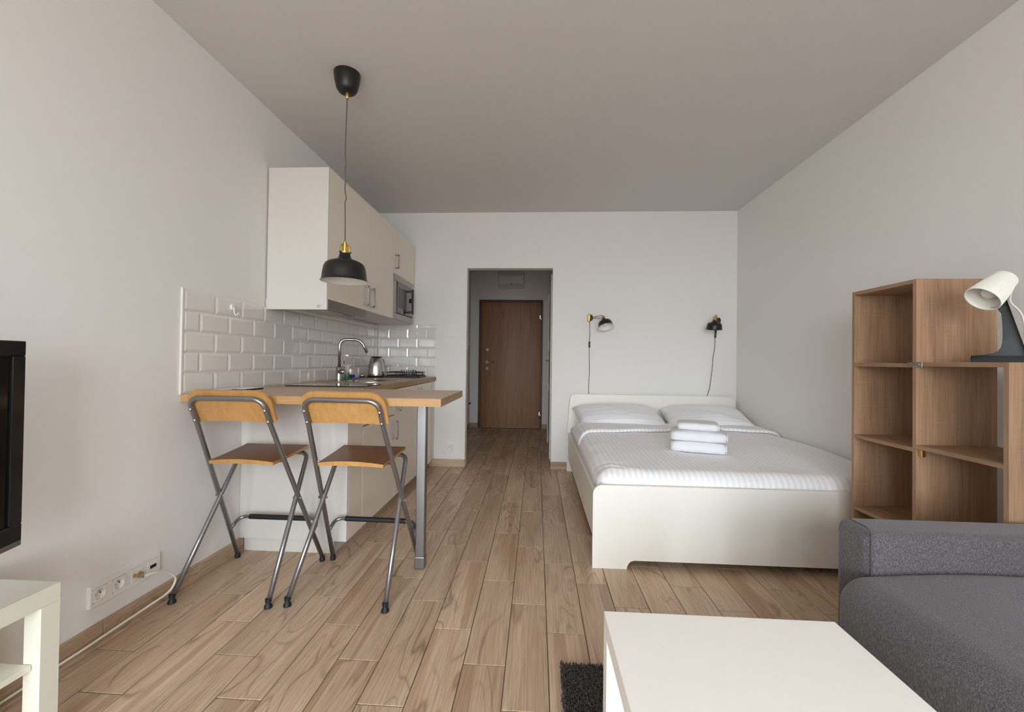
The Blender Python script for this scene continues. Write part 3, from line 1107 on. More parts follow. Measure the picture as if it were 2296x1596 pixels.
cyl(bm, (TX + 0.005, TY - 0.01, ZT + 0.076), (TX + 0.058, TY - 0.026, ZT + 0.076), 0.0185, n=22)
lv = obj('lever_hub', bm, 'steel', tp)
obj('lever', T([(TX + 0.049, TY - 0.024, ZT + 0.085), (TX + 0.049, TY - 0.024, ZT + 0.160)], 0.0042, 10), 'steel', lv, True)

kt = thing('kettle', 'brushed steel electric kettle on a black base', 'kettle', (-1.553, 4.07, ZT))
KX, KY = -1.555, 4.075
obj('power_base', LA([(0, 0.0), (0.083, 0.0), (0.085, 0.006), (0.080, 0.016), (0, 0.018)], (KX, KY, ZT), (0, 0, 1), 36), 'black_plastic', kt, True, 40)
kb = obj('jug', LA([(0, 0.018), (0.078, 0.018), (0.0785, 0.03), (0.076, 0.08), (0.067, 0.145), (0.058, 0.183), (0.050, 0.190), (0, 0.192)], (KX, KY, ZT), (0, 0, 1), 40), 'chrome', kt, True, 40)
obj('lid', LA([(0.052, 0.188), (0.048, 0.198), (0.03, 0.203), (0, 0.204)], (KX, KY, ZT), (0, 0, 1), 32), 'black_plastic', kt, True)
sb = bmesh.new()
a = [sb.verts.new(p) for p in ((KX - 0.022, KY - 0.056, ZT + 0.186), (KX + 0.026, KY - 0.054, ZT + 0.186), (KX + 0.004, KY - 0.092, ZT + 0.184), (KX + 0.003, KY - 0.066, ZT + 0.128))]
for q in ((0, 2, 3), (2, 1, 3), (0, 1, 2), (0, 3, 1)):
    sb.faces.new([a[i] for i in q])
obj('spout', sb, 'chrome', kb)
obj('handle', T(round_path([(KX + 0.005, KY + 0.045, ZT + 0.185), (KX + 0.02, KY + 0.115, ZT + 0.18), (KX + 0.022, KY + 0.125, ZT + 0.06), (KX + 0.01, KY + 0.07, ZT + 0.035)], 0.03), 0.010, 10), 'black_plastic', kt, True)

dr = thing('dish_rack', 'black wire dish rack on a drip tray beside the kettle', 'dish rack', (-1.31, 4.22, ZT))
RX0, RX1, RY0, RY1 = -1.470, -1.140, 4.085, 4.345
bm = bmesh.new()
box(bm, RX0, RX1, RY0, RY1, ZT, ZT + 0.006, 0.001, 1)
for q in ((RX0, RX1, RY0, RY0 + 0.006), (RX0, RX1, RY1 - 0.006, RY1), (RX0, RX0 + 0.006, RY0, RY1), (RX1 - 0.006, RX1, RY0, RY1)):
    box(bm, *q, ZT + 0.006, ZT + 0.018)
obj('drip_tray', bm, 'black_plastic', dr)
bm = bmesh.new()
loop = [(RX0 + 0.01, RY0 + 0.01), (RX1 - 0.002, RY0 + 0.01), (RX1 - 0.002, RY1 - 0.01), (RX0 + 0.01, RY1 - 0.01), (RX0 + 0.01, RY0 + 0.01)]
tube(bm, [(x, y, ZT + 0.052) for x, y in loop], 0.0035, 8)
tube(bm, [(x, y, ZT + 0.022) for x, y in loop], 0.0025, 8)
obj('rim_wire', bm, 'black_plastic', dr)
for k in range(17):
    x = RX0 + 0.02 + k * 0.0180
    obj('basket_wire', T(round_path([(x, RY0 + 0.010, ZT + 0.052), (x, RY0 + 0.010, ZT + 0.020), (x, RY1 - 0.010, ZT + 0.020), (x, RY1 - 0.010, ZT + 0.052)], 0.006, 3), 0.0018, 6), 'black_plastic', dr)
for k in range(7):
    x = RX0 + 0.140 + k * 0.0225
    obj('plate_prong', T(round_path([(x, RY0 + 0.04, ZT + 0.02), (x, RY0 + 0.05, ZT + 0.076), (x, RY0 + 0.085, ZT + 0.076), (x, RY0 + 0.095, ZT + 0.02)], 0.014, 4), 0.0026, 6), 'chrome', dr, True)
for x in (RX1 - 0.045,):
    obj('side_loop', T(round_path([(x - 0.016, RY0 + 0.012, ZT + 0.018), (x - 0.016, RY0 + 0.012, ZT + 0.074), (x + 0.016, RY0 + 0.012, ZT + 0.074), (x + 0.016, RY0 + 0.012, ZT + 0.018)], 0.010, 4), 0.0028, 6), 'black_plastic', dr, True)
for x in (RX0 + 0.02, RX1 - 0.03):
    for y in (RY0 + 0.012, RY1 - 0.012):
        obj('support_foot', T([(x, y, ZT + 0.006), (x, y, ZT + 0.05)], 0.0035, 8), 'black_plastic', dr)

sp = thing('soap_bottle', 'small bottle of green dish soap with cream top behind the tap', 'bottle', (-1.59, 3.52, ZT))
obj('bottle', LA([(0, 0.0), (0.018, 0.0), (0.0195, 0.004), (0.0195, 0.055), (0.0185, 0.062), (0, 0.063)], (-1.590, 3.515, ZT), (0, 0, 1), 24), 'green', sp, True, 40)
lb = obj('upper_body', LA([(0.0185, 0.062), (0.019, 0.07), (0.019, 0.118), (0.015, 0.124), (0, 0.125)], (-1.590, 3.515, ZT), (0, 0, 1), 24), 'cream_cap', sp, True, 40)
obj('print', B(-1.597, -1.583, 3.4950, 3.4966, ZT + 0.080, ZT + 0.112), 'plastic_grey', lb)
cl = bmesh.new()
gm = grid_mesh('dish_cloth', 14, 10, lambda u, v: (-1.648 + u * 0.115, 3.56 + v * 0.10, ZT + 0.004 + 0.006 * (noise.noise(Vector((u * 4, v * 4, 3))) + 0.8)))
co = obj('dish_cloth', gm, 'blue', None, True)
tag(co, 'crumpled blue dish cloth lying under the violet sponge', 'cloth')
sm = co.modifiers.new('thickness', 'SOLIDIFY')
sm.thickness = 0.003
sm.offset = 1
spg = bmesh.new()
box(spg, -1.640, -1.575, 3.585, 3.640, ZT + 0.0165, ZT + 0.0405, 0.004, 2)
tag(obj('sponge', spg, 'purple'), 'violet sponge lying on the blue cloth by the tap', 'sponge')
tb = thing('steel_ball', 'small shiny round steel ball between sponge and kettle', 'strainer', (-1.655, 3.96, ZT))
obj('ball', LA([(0, 0)] + [(0.021 * math.sin(math.pi * k / 12), 0.021 - 0.021 * math.cos(math.pi * k / 12)) for k in range(1, 12)] + [(0, 0.042)], (-1.648, 3.96, ZT), (0, 0, 1), 24), 'chrome', tb, True)
obj('stem', T([(-1.632, 3.955, ZT + 0.012), (-1.61, 3.95, ZT + 0.004)], 0.003, 8), 'black_plastic', tb)

bk = thing('booklet', 'open black and white booklet on the bar table at the wall', 'booklet', (-1.55, 2.2, ZT))
obj('cover', B(-1.664, -1.545, 2.075, 2.345, ZT, ZT + 0.008, 0.001, 1), 'ink', bk)
obj('page', B(-1.660, -1.604, 2.085, 2.335, ZT + 0.008, ZT + 0.0125, 0.001, 1), 'paper', bk)
obj('photo_page', B(-1.600, -1.550, 2.20, 2.335, ZT + 0.008, ZT + 0.0115, 0.001, 1), 'paper', bk)


# wall fittings ---------------------------------------------------------------
def wall_hook(c, n, label):
    """round adhesive hook; n: unit vector out of the wall"""
    n = Vector(n)
    c = Vector(c)
    h = thing('wall_hook', label, 'hook', c)
    obj('disc', LA([(0, 0.010), (0.014, 0.0095), (0.0165, 0.006), (0.0165, 0.0)], c, n, 24), 'plastic_white', h, True, 40)
    obj('hook_arm', T(smooth_path([c + n * 0.009, c + n * 0.013 + Vector((0, 0, -0.018)), c + n * 0.016 + Vector((0, 0, -0.036)),
                                   c + n * 0.026 + Vector((0, 0, -0.043)), c + n * 0.037 + Vector((0, 0, -0.030))], 6), 0.0028, 8), 'plastic_white', h, True)


wall_hook((XL + 0.0085, 2.254, 1.382), (1, 0, 0), 'white adhesive hook on the top row of tiles, left wall')
wall_hook((-1.262, YB - 0.0085, 1.384), (0, -1, 0), 'small white adhesive hook on the tiles of the back wall')


def hole_plate(c, n, side, half, r, depth):
    """square insert with a round hole; c centre of its front"""
    bmx = bmesh.new()
    c, n, side = Vector(c), Vector(n), Vector(side)
    up = Vector((0, 0, 1))
    K = 32
    R4 = []
    for ring in range(4):
        vs = []
        for k in range(K):
            a = 2 * math.pi * (k + 0.5) / K
            ca, sa = math.cos(a), math.sin(a)
            q = (half / max(abs(ca), abs(sa))) if ring in (0, 1) else r
            vs.append(bmx.verts.new(c + side * (ca * q) + up * (sa * q) - n * (depth if ring in (0, 3) else 0.0)))
        R4.append(vs)
    for a, b in zip(R4, R4[1:]):
        for k in range(K):
            bmx.faces.new((a[k], a[(k + 1) % K], b[(k + 1) % K], b[k]))
    return bmx


def socket_insert(parent, c, n, side):
    """recessed round socket; c centre of the front of the insert, n out, side: unit vector along the plate"""
    c, n, side = Vector(c), Vector(n), Vector(side)
    ri = obj('socket_insert', hole_plate(c, n, side, 0.0262, 0.0205, 0.013), 'plastic_white', parent)
    obj('socket_well', LA([(0.0206, -0.0002), (0.0200, -0.003), (0.0185, -0.0118), (0, -0.0125)], c, n, 28), 'plastic_white', ri, True, 40)
    for s in (-1, 1):
        p = c + side * (0.0095 * s) - n * 0.0124
        obj('pin_hole', LA([(0, 0.0012), (0.0030, 0.0012), (0.0030, 0.0)], p, n, 10), 'dark_hole', ri)
    p = c + Vector((0, 0, 0.011)) - n * 0.0122
    obj('earth_pin', LA([(0, 0.010), (0.0026, 0.010), (0.0026, 0.0)], p, n, 10), 'steel', ri)


def open_plate(to, u0, u1, z0, z1, cents, half, depth):
    """wall plate with square openings; to(u0, u1, d0, d1) gives the box limits in x and y"""
    bmx = bmesh.new()
    zc = (z0 + z1) / 2

    def bx(a, b, za, zb, d0, d1, bev=0.0015):
        x0, x1, y0, y1 = to(a, b, d0, d1)
        box(bmx, x0, x1, y0, y1, za, zb, bev, 1)
    bx(u0, u1, z0, z1, 0.0, 0.003, 0)
    bx(u0, u1, zc + half, z1, 0.003, depth)
    bx(u0, u1, z0, zc - half, 0.003, depth)
    edges = [u0] + [q for c in cents for q in (c - half, c + half)] + [u1]
    for a, b in zip(edges[::2], edges[1::2]):
        bx(a, b, zc - half, zc + half, 0.003, depth)
    return bmx


ls = thing('light_switch', 'white double rocker light switch left of the doorway', 'light switch', (-0.894, YB, 1.396))
obj('plate', B(-0.936, -0.852, YB - 0.010, YB, 1.353, 1.437, 0.004), 'plastic_white', ls)
for x in (-0.909, -0.879):
    obj('rocker', B(x - 0.0138, x + 0.0138, YB - 0.0155, YB - 0.009, 1.368, 1.422, 0.002), 'plastic_white', ls)
so = thing('wall_socket', 'single white socket low on the back wall left of the doorway', 'socket', (-0.897, YB, 0.194))
obj('plate', open_plate(lambda a, b, d0, d1: (a, b, YB - d1, YB - d0), -0.938, -0.856, 0.153, 0.235, [-0.897], 0.027, 0.015), 'plastic_white', so)
socket_insert(so, (-0.897, YB - 0.0165, 0.194), (0, -1, 0), (1, 0, 0))
so = thing('switch_panel', 'white three-gang switch panel on the tiled back wall above the dish rack', 'switch', (-1.384, YB, 1.09))
obj('plate', B(-1.499, -1.271, YB - 0.020, YB - 0.009, 1.053, 1.131, 0.004), 'plastic_white', so)
for k in range(3):
    x = -1.457 + 0.073 * k
    r = obj('rocker', B(x - 0.026, x + 0.026, YB - 0.0245, YB - 0.0195, 1.066, 1.118, 0.002), 'plastic_white', so)
    obj('mark', B(x - 0.019, x - 0.015, YB - 0.0252, YB - 0.0244, 1.076, 1.080), 'dark_hole', r)

mp = thing('media_socket', 'long white four-gang socket plate low on the left wall', 'socket', (XL, 1.68, 0.19))
z0_, z1_ = 0.146, 0.240
obj('plate', open_plate(lambda a, b, d0, d1: (XL + d0, XL + d1, a, b), 1.528, 1.828, 0.150, 0.234, [1.565, 1.6405, 1.716, 1.7915], 0.027, 0.015), 'plastic_white', mp)
for k in range(4):
    y = 1.565 + 0.0755 * k
    if k < 2:
        socket_insert(mp, (XL + 0.0165, y, 0.192), (1, 0, 0), (0, 1, 0))
        continue
    ins = obj('insert', B(XL + 0.003, XL + 0.0165, y - 0.0262, y + 0.0262, 0.1658, 0.2182, 0.001, 1), 'plastic_white', mp)
    if k == 2:
        for dy in (-0.013, 0.012):
            obj('coax_jack', LA([(0, 0.016), (0.004, 0.016), (0.0045, 0.004), (0.007, 0.004), (0.007, 0.0)], (XL + 0.0165, y + dy, 0.192), (1, 0, 0), 14), 'brass', ins, True, 40)
    else:
        obj('port', B(XL + 0.0163, XL + 0.0174, y - 0.015, y + 0.015, 0.184, 0.198), 'dark_hole', ins)
cb = thing('aerial_cable', 'ivory aerial cable looping from the low wall plate down along the skirting', 'cable', (-1.64, 1.70, 0.0))
yj = 1.565 + 0.151 - 0.013
obj('plug', LA([(0, 0.0), (0.007, 0.0), (0.007, 0.016), (0.005, 0.026), (0, 0.026)], (XL + 0.0335, yj, 0.192), (1, 0, 0), 16), 'steel', cb, True, 40)
obj('cord', T(smooth_path([(XL + 0.056, yj + 0.002, 0.191), (-1.615, 1.745, 0.186), (-1.615, 1.80, 0.164), (-1.617, 1.842, 0.128), (-1.62, 1.857, 0.095),
                           (-1.622, 1.825, 0.062), (-1.63, 1.735, 0.050), (-1.64, 1.62, 0.040), (-1.648, 1.50, 0.030), (-1.656, 1.36, 0.024), (-1.664, 1.22, 0.015), (-1.665, 1.0, 0.006), (-1.665, 0.7, 0.005)], 8), 0.0046, 10), 'cable', cb, True)


# ------------------------------------------------------------------ bar stools
def make_stool():
    """local frame: x across, y=0 at the rear feet of the back frame's camera side, facing +y"""
    t = thing('bar_stool', '', 'bar stool', (0, 0, 0), 'folding bar stools at the bar table', local=True)
    R = 0.0115
    ytop, ztop, wtop = 0.020, 0.922, 0.176          # axis of the upper bow
    yft, wft = 0.472, 0.243                         # far feet
    lean = Vector((0, yft - ytop, -ztop)).normalized()

    def on_back(z, s):
        k = (ztop - z) / ztop
        return Vector((s * (wtop + (wft - wtop) * max(0, (k - 0.12)) / 0.88), ytop + (yft - ytop) * k, z))
    pts = [on_back(0.022, -1), on_back(0.40, -1), on_back(0.81, -1), on_back(0.922, -1), on_back(0.922, 1), on_back(0.81, 1), on_back(0.40, 1), on_back(0.022, 1)]
    pth = [pts[0], pts[1], pts[2]]
    corner = round_path([pts[2], pts[3], (pts[3] + pts[4]) / 2], 0.062, 8)
    pth += corner[1:-1]
    corner = round_path([(pts[3] + pts[4]) / 2, pts[4], pts[5]], 0.062, 8)
    pth += corner[1:-1]
    pth += [pts[5], pts[6], pts[7]]
    obj('back_frame', T(pth, R, 12), 'chair_tube', t, True)
    # second frame: camera-side feet up to the front of the seat, bent under it
    wa, wb = 0.228, 0.186

    def on_leg(z, s):
        k = z / 0.60
        return Vector((s * (wa + (wb - wa) * k) - s * 0.002, 0.0 + 0.395 * k, z))
    for s in (-1, 1):
        p = round_path([on_leg(0.030, s), on_leg(0.30, s), on_leg(0.600, s), Vector((s * 0.115, 0.400, 0.606)), Vector((s * 0.02, 0.400, 0.606))], 0.055, 8)
        leg = obj('leg', T(p, R, 12), 'chair_tube', t, True)
        c = on_leg(0.022, s)
        obj('rubber_foot', LA([(0, -0.022), (0.017, -0.022), (0.0165, -0.012), (0.010, -0.003), (0.0085, 0.002), (0.0135, 0.004), (0.0135, 0.018), (0, 0.018)], c, (0, 0, 1), 16), 'rubber', leg, True, 40)
        c = on_back(0.022, s)
        obj('end_cap', LA([(0, -0.022), (0.014, -0.022), (0.0145, -0.010), (0.0125, 0.006), (0, 0.006)], c, (0, 0, 1), 14), 'rubber', t, True, 40)
        pv = on_leg(0.405, s)
        pb = on_back(0.405, s)
        bmv = bmesh.new()
        cyl(bmv, (min(pv.x, pb.x) - 0.016, (pv.y + pb.y) / 2, 0.405), (max(pv.x, pb.x) + 0.016, (pv.y + pb.y) / 2, 0.405), 0.0055, n=10)
        obj('pivot_bolt', bmv, 'chrome', t)
        # thin rod from the back frame to the seat
        q = on_back(0.612, s)
        obj('seat_rod', T(round_path([q, Vector((s * 0.168, q.y + 0.012, 0.604)), Vector((s * 0.10, 0.21, 0.608))], 0.012, 4), 0.0042, 8), 'chrome', t, True)
        for z in (0.872, 0.818):
            c = on_back(z, s)
            n = Vector((0, -1, -0.5)).normalized()
            obj('screw', LA([(0, 0.0050), (0.0055, 0.0042), (0.0080, 0.0)], c + n * (R - 0.0006), n, 12), 'chrome', t, True)
    # curved plywood back, on the sitter's side of the tube
    nn = Vector((0, 0.895, 0.447)).normalized()     # out of the board towards the sitter
    up = Vector((0, -(yft - ytop), ztop)).normalized()
    o0 = Vector((0, ytop, ztop)) + nn * 0.017
    out = rounded_rect(-0.200, 0.200, -0.140, 0.033, (0.022, 0.022, 0.075, 0.075), 8)
    dense = []
    for i in range(len(out)):
        a, b = out[i], out[(i + 1) % len(out)]
        m_ = max(1, int(math.hypot(b[0] - a[0], b[1] - a[1]) / 0.03))
        for k in range(m_):
            dense.append((a[0] + (b[0] - a[0]) * k / m_, a[1] + (b[1] - a[1]) * k / m_))
    bmb = bmesh.new()

    def bp(u, v, w):
        vv = v + (0.012 * (1 - (u / 0.203) ** 2) if v < -0.11 else 0.0)
        return Vector((u, 0, 0)) + o0 + up * vv + nn * (w - 0.007 * math.cos(u / 0.203 * 1.4))
    ny = 15
    f0, f1 = prism(bmb, dense, 0.011, bp)
    bmesh.ops.triangulate(bmb, faces=[f0, f1])
    obj('backrest', bmb, 'honey', t)
    # seat: thin ply, slightly arched
    me = []
    bms = bmesh.new()
    nx, nyy = 21, 9
    x_half = lambda v: 0.160 + 0.012 * v

    def zt(u, v):
        return 0.640 - 0.013 * (u * u) * (1 - v) ** 0.7 - 0.014 * (1 - v)
    top = [[bms.verts.new((u * x_half(v), 0.132 + 0.293 * v - 0.010 * (1 - u * u) * (1 - v), zt(u, v))) for u in [-1 + 2 * i / (nx - 1) for i in range(nx)]] for v in [j / (nyy - 1) for j in range(nyy)]]
    bot = [[bms.verts.new((vt.co.x * 0.985, vt.co.y + (0.003 if j == 0 else 0.0), vt.co.z - 0.0155 - 0.006 * max(0, 1 - (vt.co.x / 0.16) ** 2))) for vt in row] for j, row in enumerate(top)]
    for j in range(nyy - 1):
        for i in range(nx - 1):
            bms.faces.new((top[j][i], top[j][i + 1], top[j + 1][i + 1], top[j + 1][i]))
            bms.faces.new((bot[j][i], bot[j + 1][i], bot[j + 1][i + 1], bot[j][i + 1]))
    ring = [(0, i) for i in range(nx)] + [(j, nx - 1) for j in range(1, nyy)] + [(nyy - 1, i) for i in range(nx - 2, -1, -1)] + [(j, 0) for j in range(nyy - 2, 0, -1)]
    for k in range(len(ring)):
        a, b = ring[k], ring[(k + 1) % len(ring)]
        f = bms.faces.new((top[a[0]][a[1]], bot[a[0]][a[1]], bot[b[0]][b[1]], top[b[0]][b[1]]))
        f.material_index = 1
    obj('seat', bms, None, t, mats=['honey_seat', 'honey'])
    # foot rest
    ql, qr = on_back(0.188, -1), on_back(0.188, 1)
    fr = obj('foot_rest', T(round_path([ql, Vector((-0.222, 0.452, 0.232)), Vector((0.222, 0.452, 0.232)), qr], 0.05, 8), 0.0095, 12), 'chair_tube', t, True)
    obj('grip_sleeve', T([(-0.168, 0.452, 0.232), (0.168, 0.452, 0.232)], 0.0135, 14), 'rubber', fr, True, 40)
    return t


s1 = make_stool()
s1.location = (-1.401, 1.833, 0)
s1['label'] = 'folding bar stool of honey plywood and grey tube, by the left wall'
s2 = copy_tree(s1)
s2.location = (-0.876, 1.848, 0)
s2.rotation_euler.z = math.radians(-1.0)
s2['label'] = 'folding bar stool of honey plywood and grey tube, nearest the steel table leg'

# ------------------------------------------------------------------ lamps
SHADE = [(0.1172, 0.0), (0.1178, 0.0018), (0.1135, 0.005), (0.111, 0.016), (0.108, 0.045), (0.103, 0.073), (0.094, 0.091), (0.079, 0.101), (0.0615, 0.108),
         (0.046, 0.112), (0.0355, 0.118), (0.030, 0.128), (0.0265, 0.142), (0.0235, 0.153)]


def shade_parts(parent, o, ax, k, n=40):
    """black shade with white inside; o = rim centre, ax = from rim to neck"""
    sh = obj('shade', LA([(r * k, h * k) for r, h in SHADE] + [(0, 0.153 * k)], o, ax, n), 'black_paint', parent, True, 50)
    obj('inner_face', LA([(0.1165 * k, 0.0002), (0.1085 * k, 0.012 * k), (0.1055 * k, 0.040 * k), (0.099 * k, 0.068 * k), (0.088 * k, 0.085 * k), (0.072 * k, 0.094 * k), (0.045 * k, 0.102 * k), (0, 0.104 * k)], o, ax, n), 'shade_inner', sh, True)
    o, ax = Vector(o), Vector(ax).normalized()
    s, t = frame_of(ax)
    bmc = bmesh.new()
    for q in range(3):
        a = 2 * math.pi * q / 3 + 0.6
        d = s * math.cos(a) + t * math.sin(a)
        tube(bmc, round_path([o + ax * 0.150 * k + d * 0.027 * k, o + ax * 0.188 * k + d * 0.0225 * k, o + ax * 0.194 * k + d * 0.004 * k], 0.008 * k, 4), 0.0042 * k, 8)
    lathe(bmc, [(0.0265 * k, 0.146 * k), (0.0265 * k, 0.154 * k), (0.0235 * k, 0.154 * k)], o, ax, 24)
    lathe(bmc, [(0, 0.153 * k), (0.0135 * k, 0.153 * k), (0.0135 * k, 0.191 * k), (0.0085 * k, 0.191 * k), (0.0085 * k, 0.207 * k), (0, 0.208 * k)], o, ax, 20)
    obj('socket_cage', bmc, 'brass', parent, True, 45)
    for q in range(3):
        a = 2 * math.pi * q / 3 + 0.6
        d = s * math.cos(a) + t * math.sin(a)
        bms = bmesh.new()
        lathe(bms, [(0.0045 * k, 0.0), (0.0045 * k, 0.006 * k), (0, 0.0065 * k)], o + ax * 0.150 * k + d * 0.0265 * k, d, 10)
        obj('thumb_screw', bms, 'black_paint', parent, True)
    bmb = bmesh.new()
    lathe(bmb, [(0, 0.022 * k)] + [(0.030 * k * math.sin(a), (0.052 - 0.030 * math.cos(a)) * k) for a in (0.5, 1.0, 1.5, 2.0)] + [(0.016 * k, 0.10 * k), (0, 0.10 * k)], o, ax, 20)
    obj('bulb', bmb, 'bulb', sh, True)


PX, PY = -1.040, 2.245
pd = thing('pendant_lamp', 'black dome pendant lamp with brass fitting hanging over the bar table', 'lamp', (PX, PY, ZC))
shade_parts(pd, (PX, PY, 1.524), (0, 0, 1), 1.035, 56)
obj('ceiling_rose', LA([(0, ZC), (0.069, ZC), (0.0695, ZC - 0.004), (0.064, ZC - 0.045), (0.055, ZC - 0.083), (0.046, ZC - 0.098), (0.032, ZC - 0.105), (0, ZC - 0.106)], (PX - 0.004, PY, 0), (0, 0, 1), 40), 'black_paint', pd, True, 50)
obj('cord_grip', LA([(0, 2.545), (0.0095, 2.545), (0.0095, 2.518), (0.007, 2.514), (0, 2.514)], (PX - 0.002, PY, 0), (0, 0, 1), 16), 'brass', pd, True, 45)
obj('cord', T(smooth_path([(PX - 0.002, PY, 2.52), (PX - 0.004, PY, 2.40), (PX - 0.007, PY, 2.28), (PX - 0.006, PY, 2.20), (PX - 0.002, PY, 2.165), (PX - 0.007, PY, 2.13), (PX - 0.003, PY, 2.075),
                           (PX - 0.0055, PY, 2.02), (PX + 0.0025, PY, 1.975), (PX - 0.004, PY, 1.945), (PX - 0.0015, PY, 1.88), (PX, PY, 1.735)], 6), 0.0033, 8), 'cord', pd, True)


def wall_lamp(label, xp, zp, rim, ax, cord_pts, sw, hook):
    w = thing('wall_lamp', label, 'lamp', (xp, YB, zp), 'wall lamps above the bed')
    obj('wall_plate', B(xp - 0.013, xp + 0.013, YB - 0.026, YB, zp - 0.042, zp + 0.042, 0.010, 3), 'brass', w)
    obj('clamp', LA([(0, -0.005), (0.028, -0.005), (0.032, 0.0), (0.032, 0.004), (0.026, 0.010), (0, 0.010)], (xp + 0.017, YB - 0.040, zp), (1, 0.15, 0), 24), 'black_paint', w, True, 40)
    rim, ax = Vector(rim), Vector(ax).normalized()
    k = 0.63
    shade_parts(w, rim, ax, k, 36)
    neck = rim + ax * 0.150 * k
    a0 = Vector((xp + 0.028, YB - 0.040, zp + 0.002))
    dd = (neck - a0)
    off = Vector((0, 0, 0.005))
    bma = bmesh.new()
    for s in (-1, 1):
        tube(bma, [a0 + off * s, neck + off * s - dd.normalized() * 0.012], 0.0022, 8)
    obj('arm', bma, 'steel', w, True)
    bmj = bmesh.new()
    for p in (a0 + dd.normalized() * 0.012, neck - dd.normalized() * 0.018):
        cyl(bmj, p + Vector((0, 0.006, -0.011)), p + Vector((0, -0.004, 0.011)), 0.0065, n=12)
    obj('joint', bmj, 'brass', w)
    top = rim + ax * 0.207 * k
    c = obj('lamp_cord', T(smooth_path([top - ax * 0.004] + hook(top, a0) + cord_pts, 8), 0.0026, 8), 'cord_brown', w, True)
    p, q = Vector(sw[0]), Vector(sw[1])
    d_ = (q - p)
    obj('cord_switch', T([p, p + d_ * 0.12, p + d_ * 0.3, p + d_ * 0.7, p + d_ * 0.88, q], [0.006, 0.0098, 0.0082, 0.0082, 0.0098, 0.006], 12), 'black_plastic', c, True)


yc = YB - 0.006
wall_lamp('black and brass wall lamp turned sideways to show its white inside, left above the bed', 0.528, 1.556,
          (0.672, 4.235, 1.452), (-0.17, 0.42, 0.89),
          [(0.536, yc, 1.50), (0.536, yc, 1.44), (0.538, yc, 1.38), (0.535, yc, 1.31), (0.535, yc, 1.25), (0.535, yc, 1.15), (0.538, yc, 1.08), (0.538, yc, 0.98), (0.534, yc, 0.90), (0.533, yc, 0.84), (0.536, yc, 0.70)],
          ((0.535, yc - 0.004, 1.315), (0.535, yc - 0.004, 1.255)),
          lambda top, a0: [top + Vector((-0.02, 0.02, 0.004)), a0 + Vector((0.05, -0.03, 0.012)), a0 + Vector((0.016, 0.0, 0.004)), Vector((0.533, YB - 0.03, 1.535))])
wall_lamp('black and brass wall lamp hanging straight down, right above the bed near the corner', 1.790, 1.535,
          (1.703, 4.232, 1.437), (-0.02, -0.20, 0.98),
          [(1.792, yc, 1.46), (1.790, yc, 1.38), (1.787, yc, 1.30), (1.783, yc, 1.24), (1.772, yc, 1.18), (1.766, yc, 1.10), (1.757, yc, 1.00), (1.745, yc, 0.90), (1.735, yc, 0.84), (1.712, yc, 0.77), (1.70, yc, 0.68)],
          ((1.792, yc - 0.008, 1.440), (1.787, yc - 0.008, 1.365)),
          lambda top, a0: [top + Vector((0.012, 0.01, 0.010)), top + Vector((0.035, 0.04, -0.002)), Vector((1.775, 4.34, 1.555)), Vector((1.806, 4.39, 1.53)), Vector((1.80, YB - 0.014, 1.505))])

# ------------------------------------------------------------------ bed
BX0, BX1, FY, HY = 0.312, 1.985, 2.340, 4.368
bed = thing('bed_frame', 'cream white double bed frame with rounded head and foot boards', 'bed', (1.15, 3.35, 0))
out = [(BX0, 0.0), (BX0 + 0.183, 0.0), (BX0 + 0.186, 0.016), (BX0 + 0.193, 0.030), (BX0 + 0.204, 0.041), (BX0 + 0.222, 0.047),
       (BX1 - 0.222, 0.047), (BX1 - 0.204, 0.041), (BX1 - 0.193, 0.030), (BX1 - 0.186, 0.016), (BX1 - 0.183, 0.0), (BX1, 0.0)]
arc = lambda cx, cz, r, a0, a1: [(cx + r * math.cos(math.radians(a0 + (a1 - a0) * k / 8)), cz + r * math.sin(math.radians(a0 + (a1 - a0) * k / 8))) for k in range(9)]
foot = out + arc(BX1 - 0.05, 0.396, 0.05, 0, 90) + arc(BX0 + 0.05, 0.396, 0.05, 90, 180)
bm = bmesh.new()
prism(bm, foot, 0.024, lambda u, v, w: Vector((u, FY + w, v)))
obj('footboard', bm, 'bed_white', bed)
h0 = [(BX0 + 0.004, 0.029 - 0.029), (BX1 - 0.004, 0.0), (BX1 - 0.004, 0.42), (BX1 - 0.01, 0.50)] + arc(BX1 - 0.075, 0.725, 0.055, 12, 90) + arc(BX0 + 0.085, 0.725, 0.055, 90, 168) + [(BX0 + 0.012, 0.50), (BX0 + 0.004, 0.42)]
bm = bmesh.new()
prism(bm, h0, 0.024, lambda u, v, w: Vector((u, HY + w, v)))
obj('headboard', bm, 'bed_white', bed)
for x in (BX0 + 0.012, BX1 - 0.034):
    obj('side_rail', B(x, x + 0.022, FY + 0.024, HY, 0.135, 0.392, 0.002), 'bed_white', bed)
obj('slat_base', B(BX0 + 0.034, BX1 - 0.034, FY + 0.024, HY, 0.20, 0.235), 'mattress', bed)
obj('centre_beam', B(1.13, 1.17, FY + 0.024, HY, 0.135, 0.20), 'bed_white', bed)
obj('centre_leg', B(1.13, 1.17, 3.3, 3.34, 0.0, 0.135), 'bed_white', bed)
mt = bmesh.new()
box(mt, BX0 + 0.036, BX1 - 0.036, FY + 0.027, HY - 0.003, 0.236, 0.455, 0.035, 4)
tag(obj('mattress', mt, 'mattress', None, True, 40), 'white mattress lying in the bed frame under the bedding', 'mattress')


def sst(a, b, x):
    t = min(1.0, max(0.0, (x - a) / (b - a)))
    return t * t * (3 - 2 * t)


DU0, DU1, DV0, DV1 = BX0 + 0.026, BX1 + 0.006, FY + 0.028, 4.04


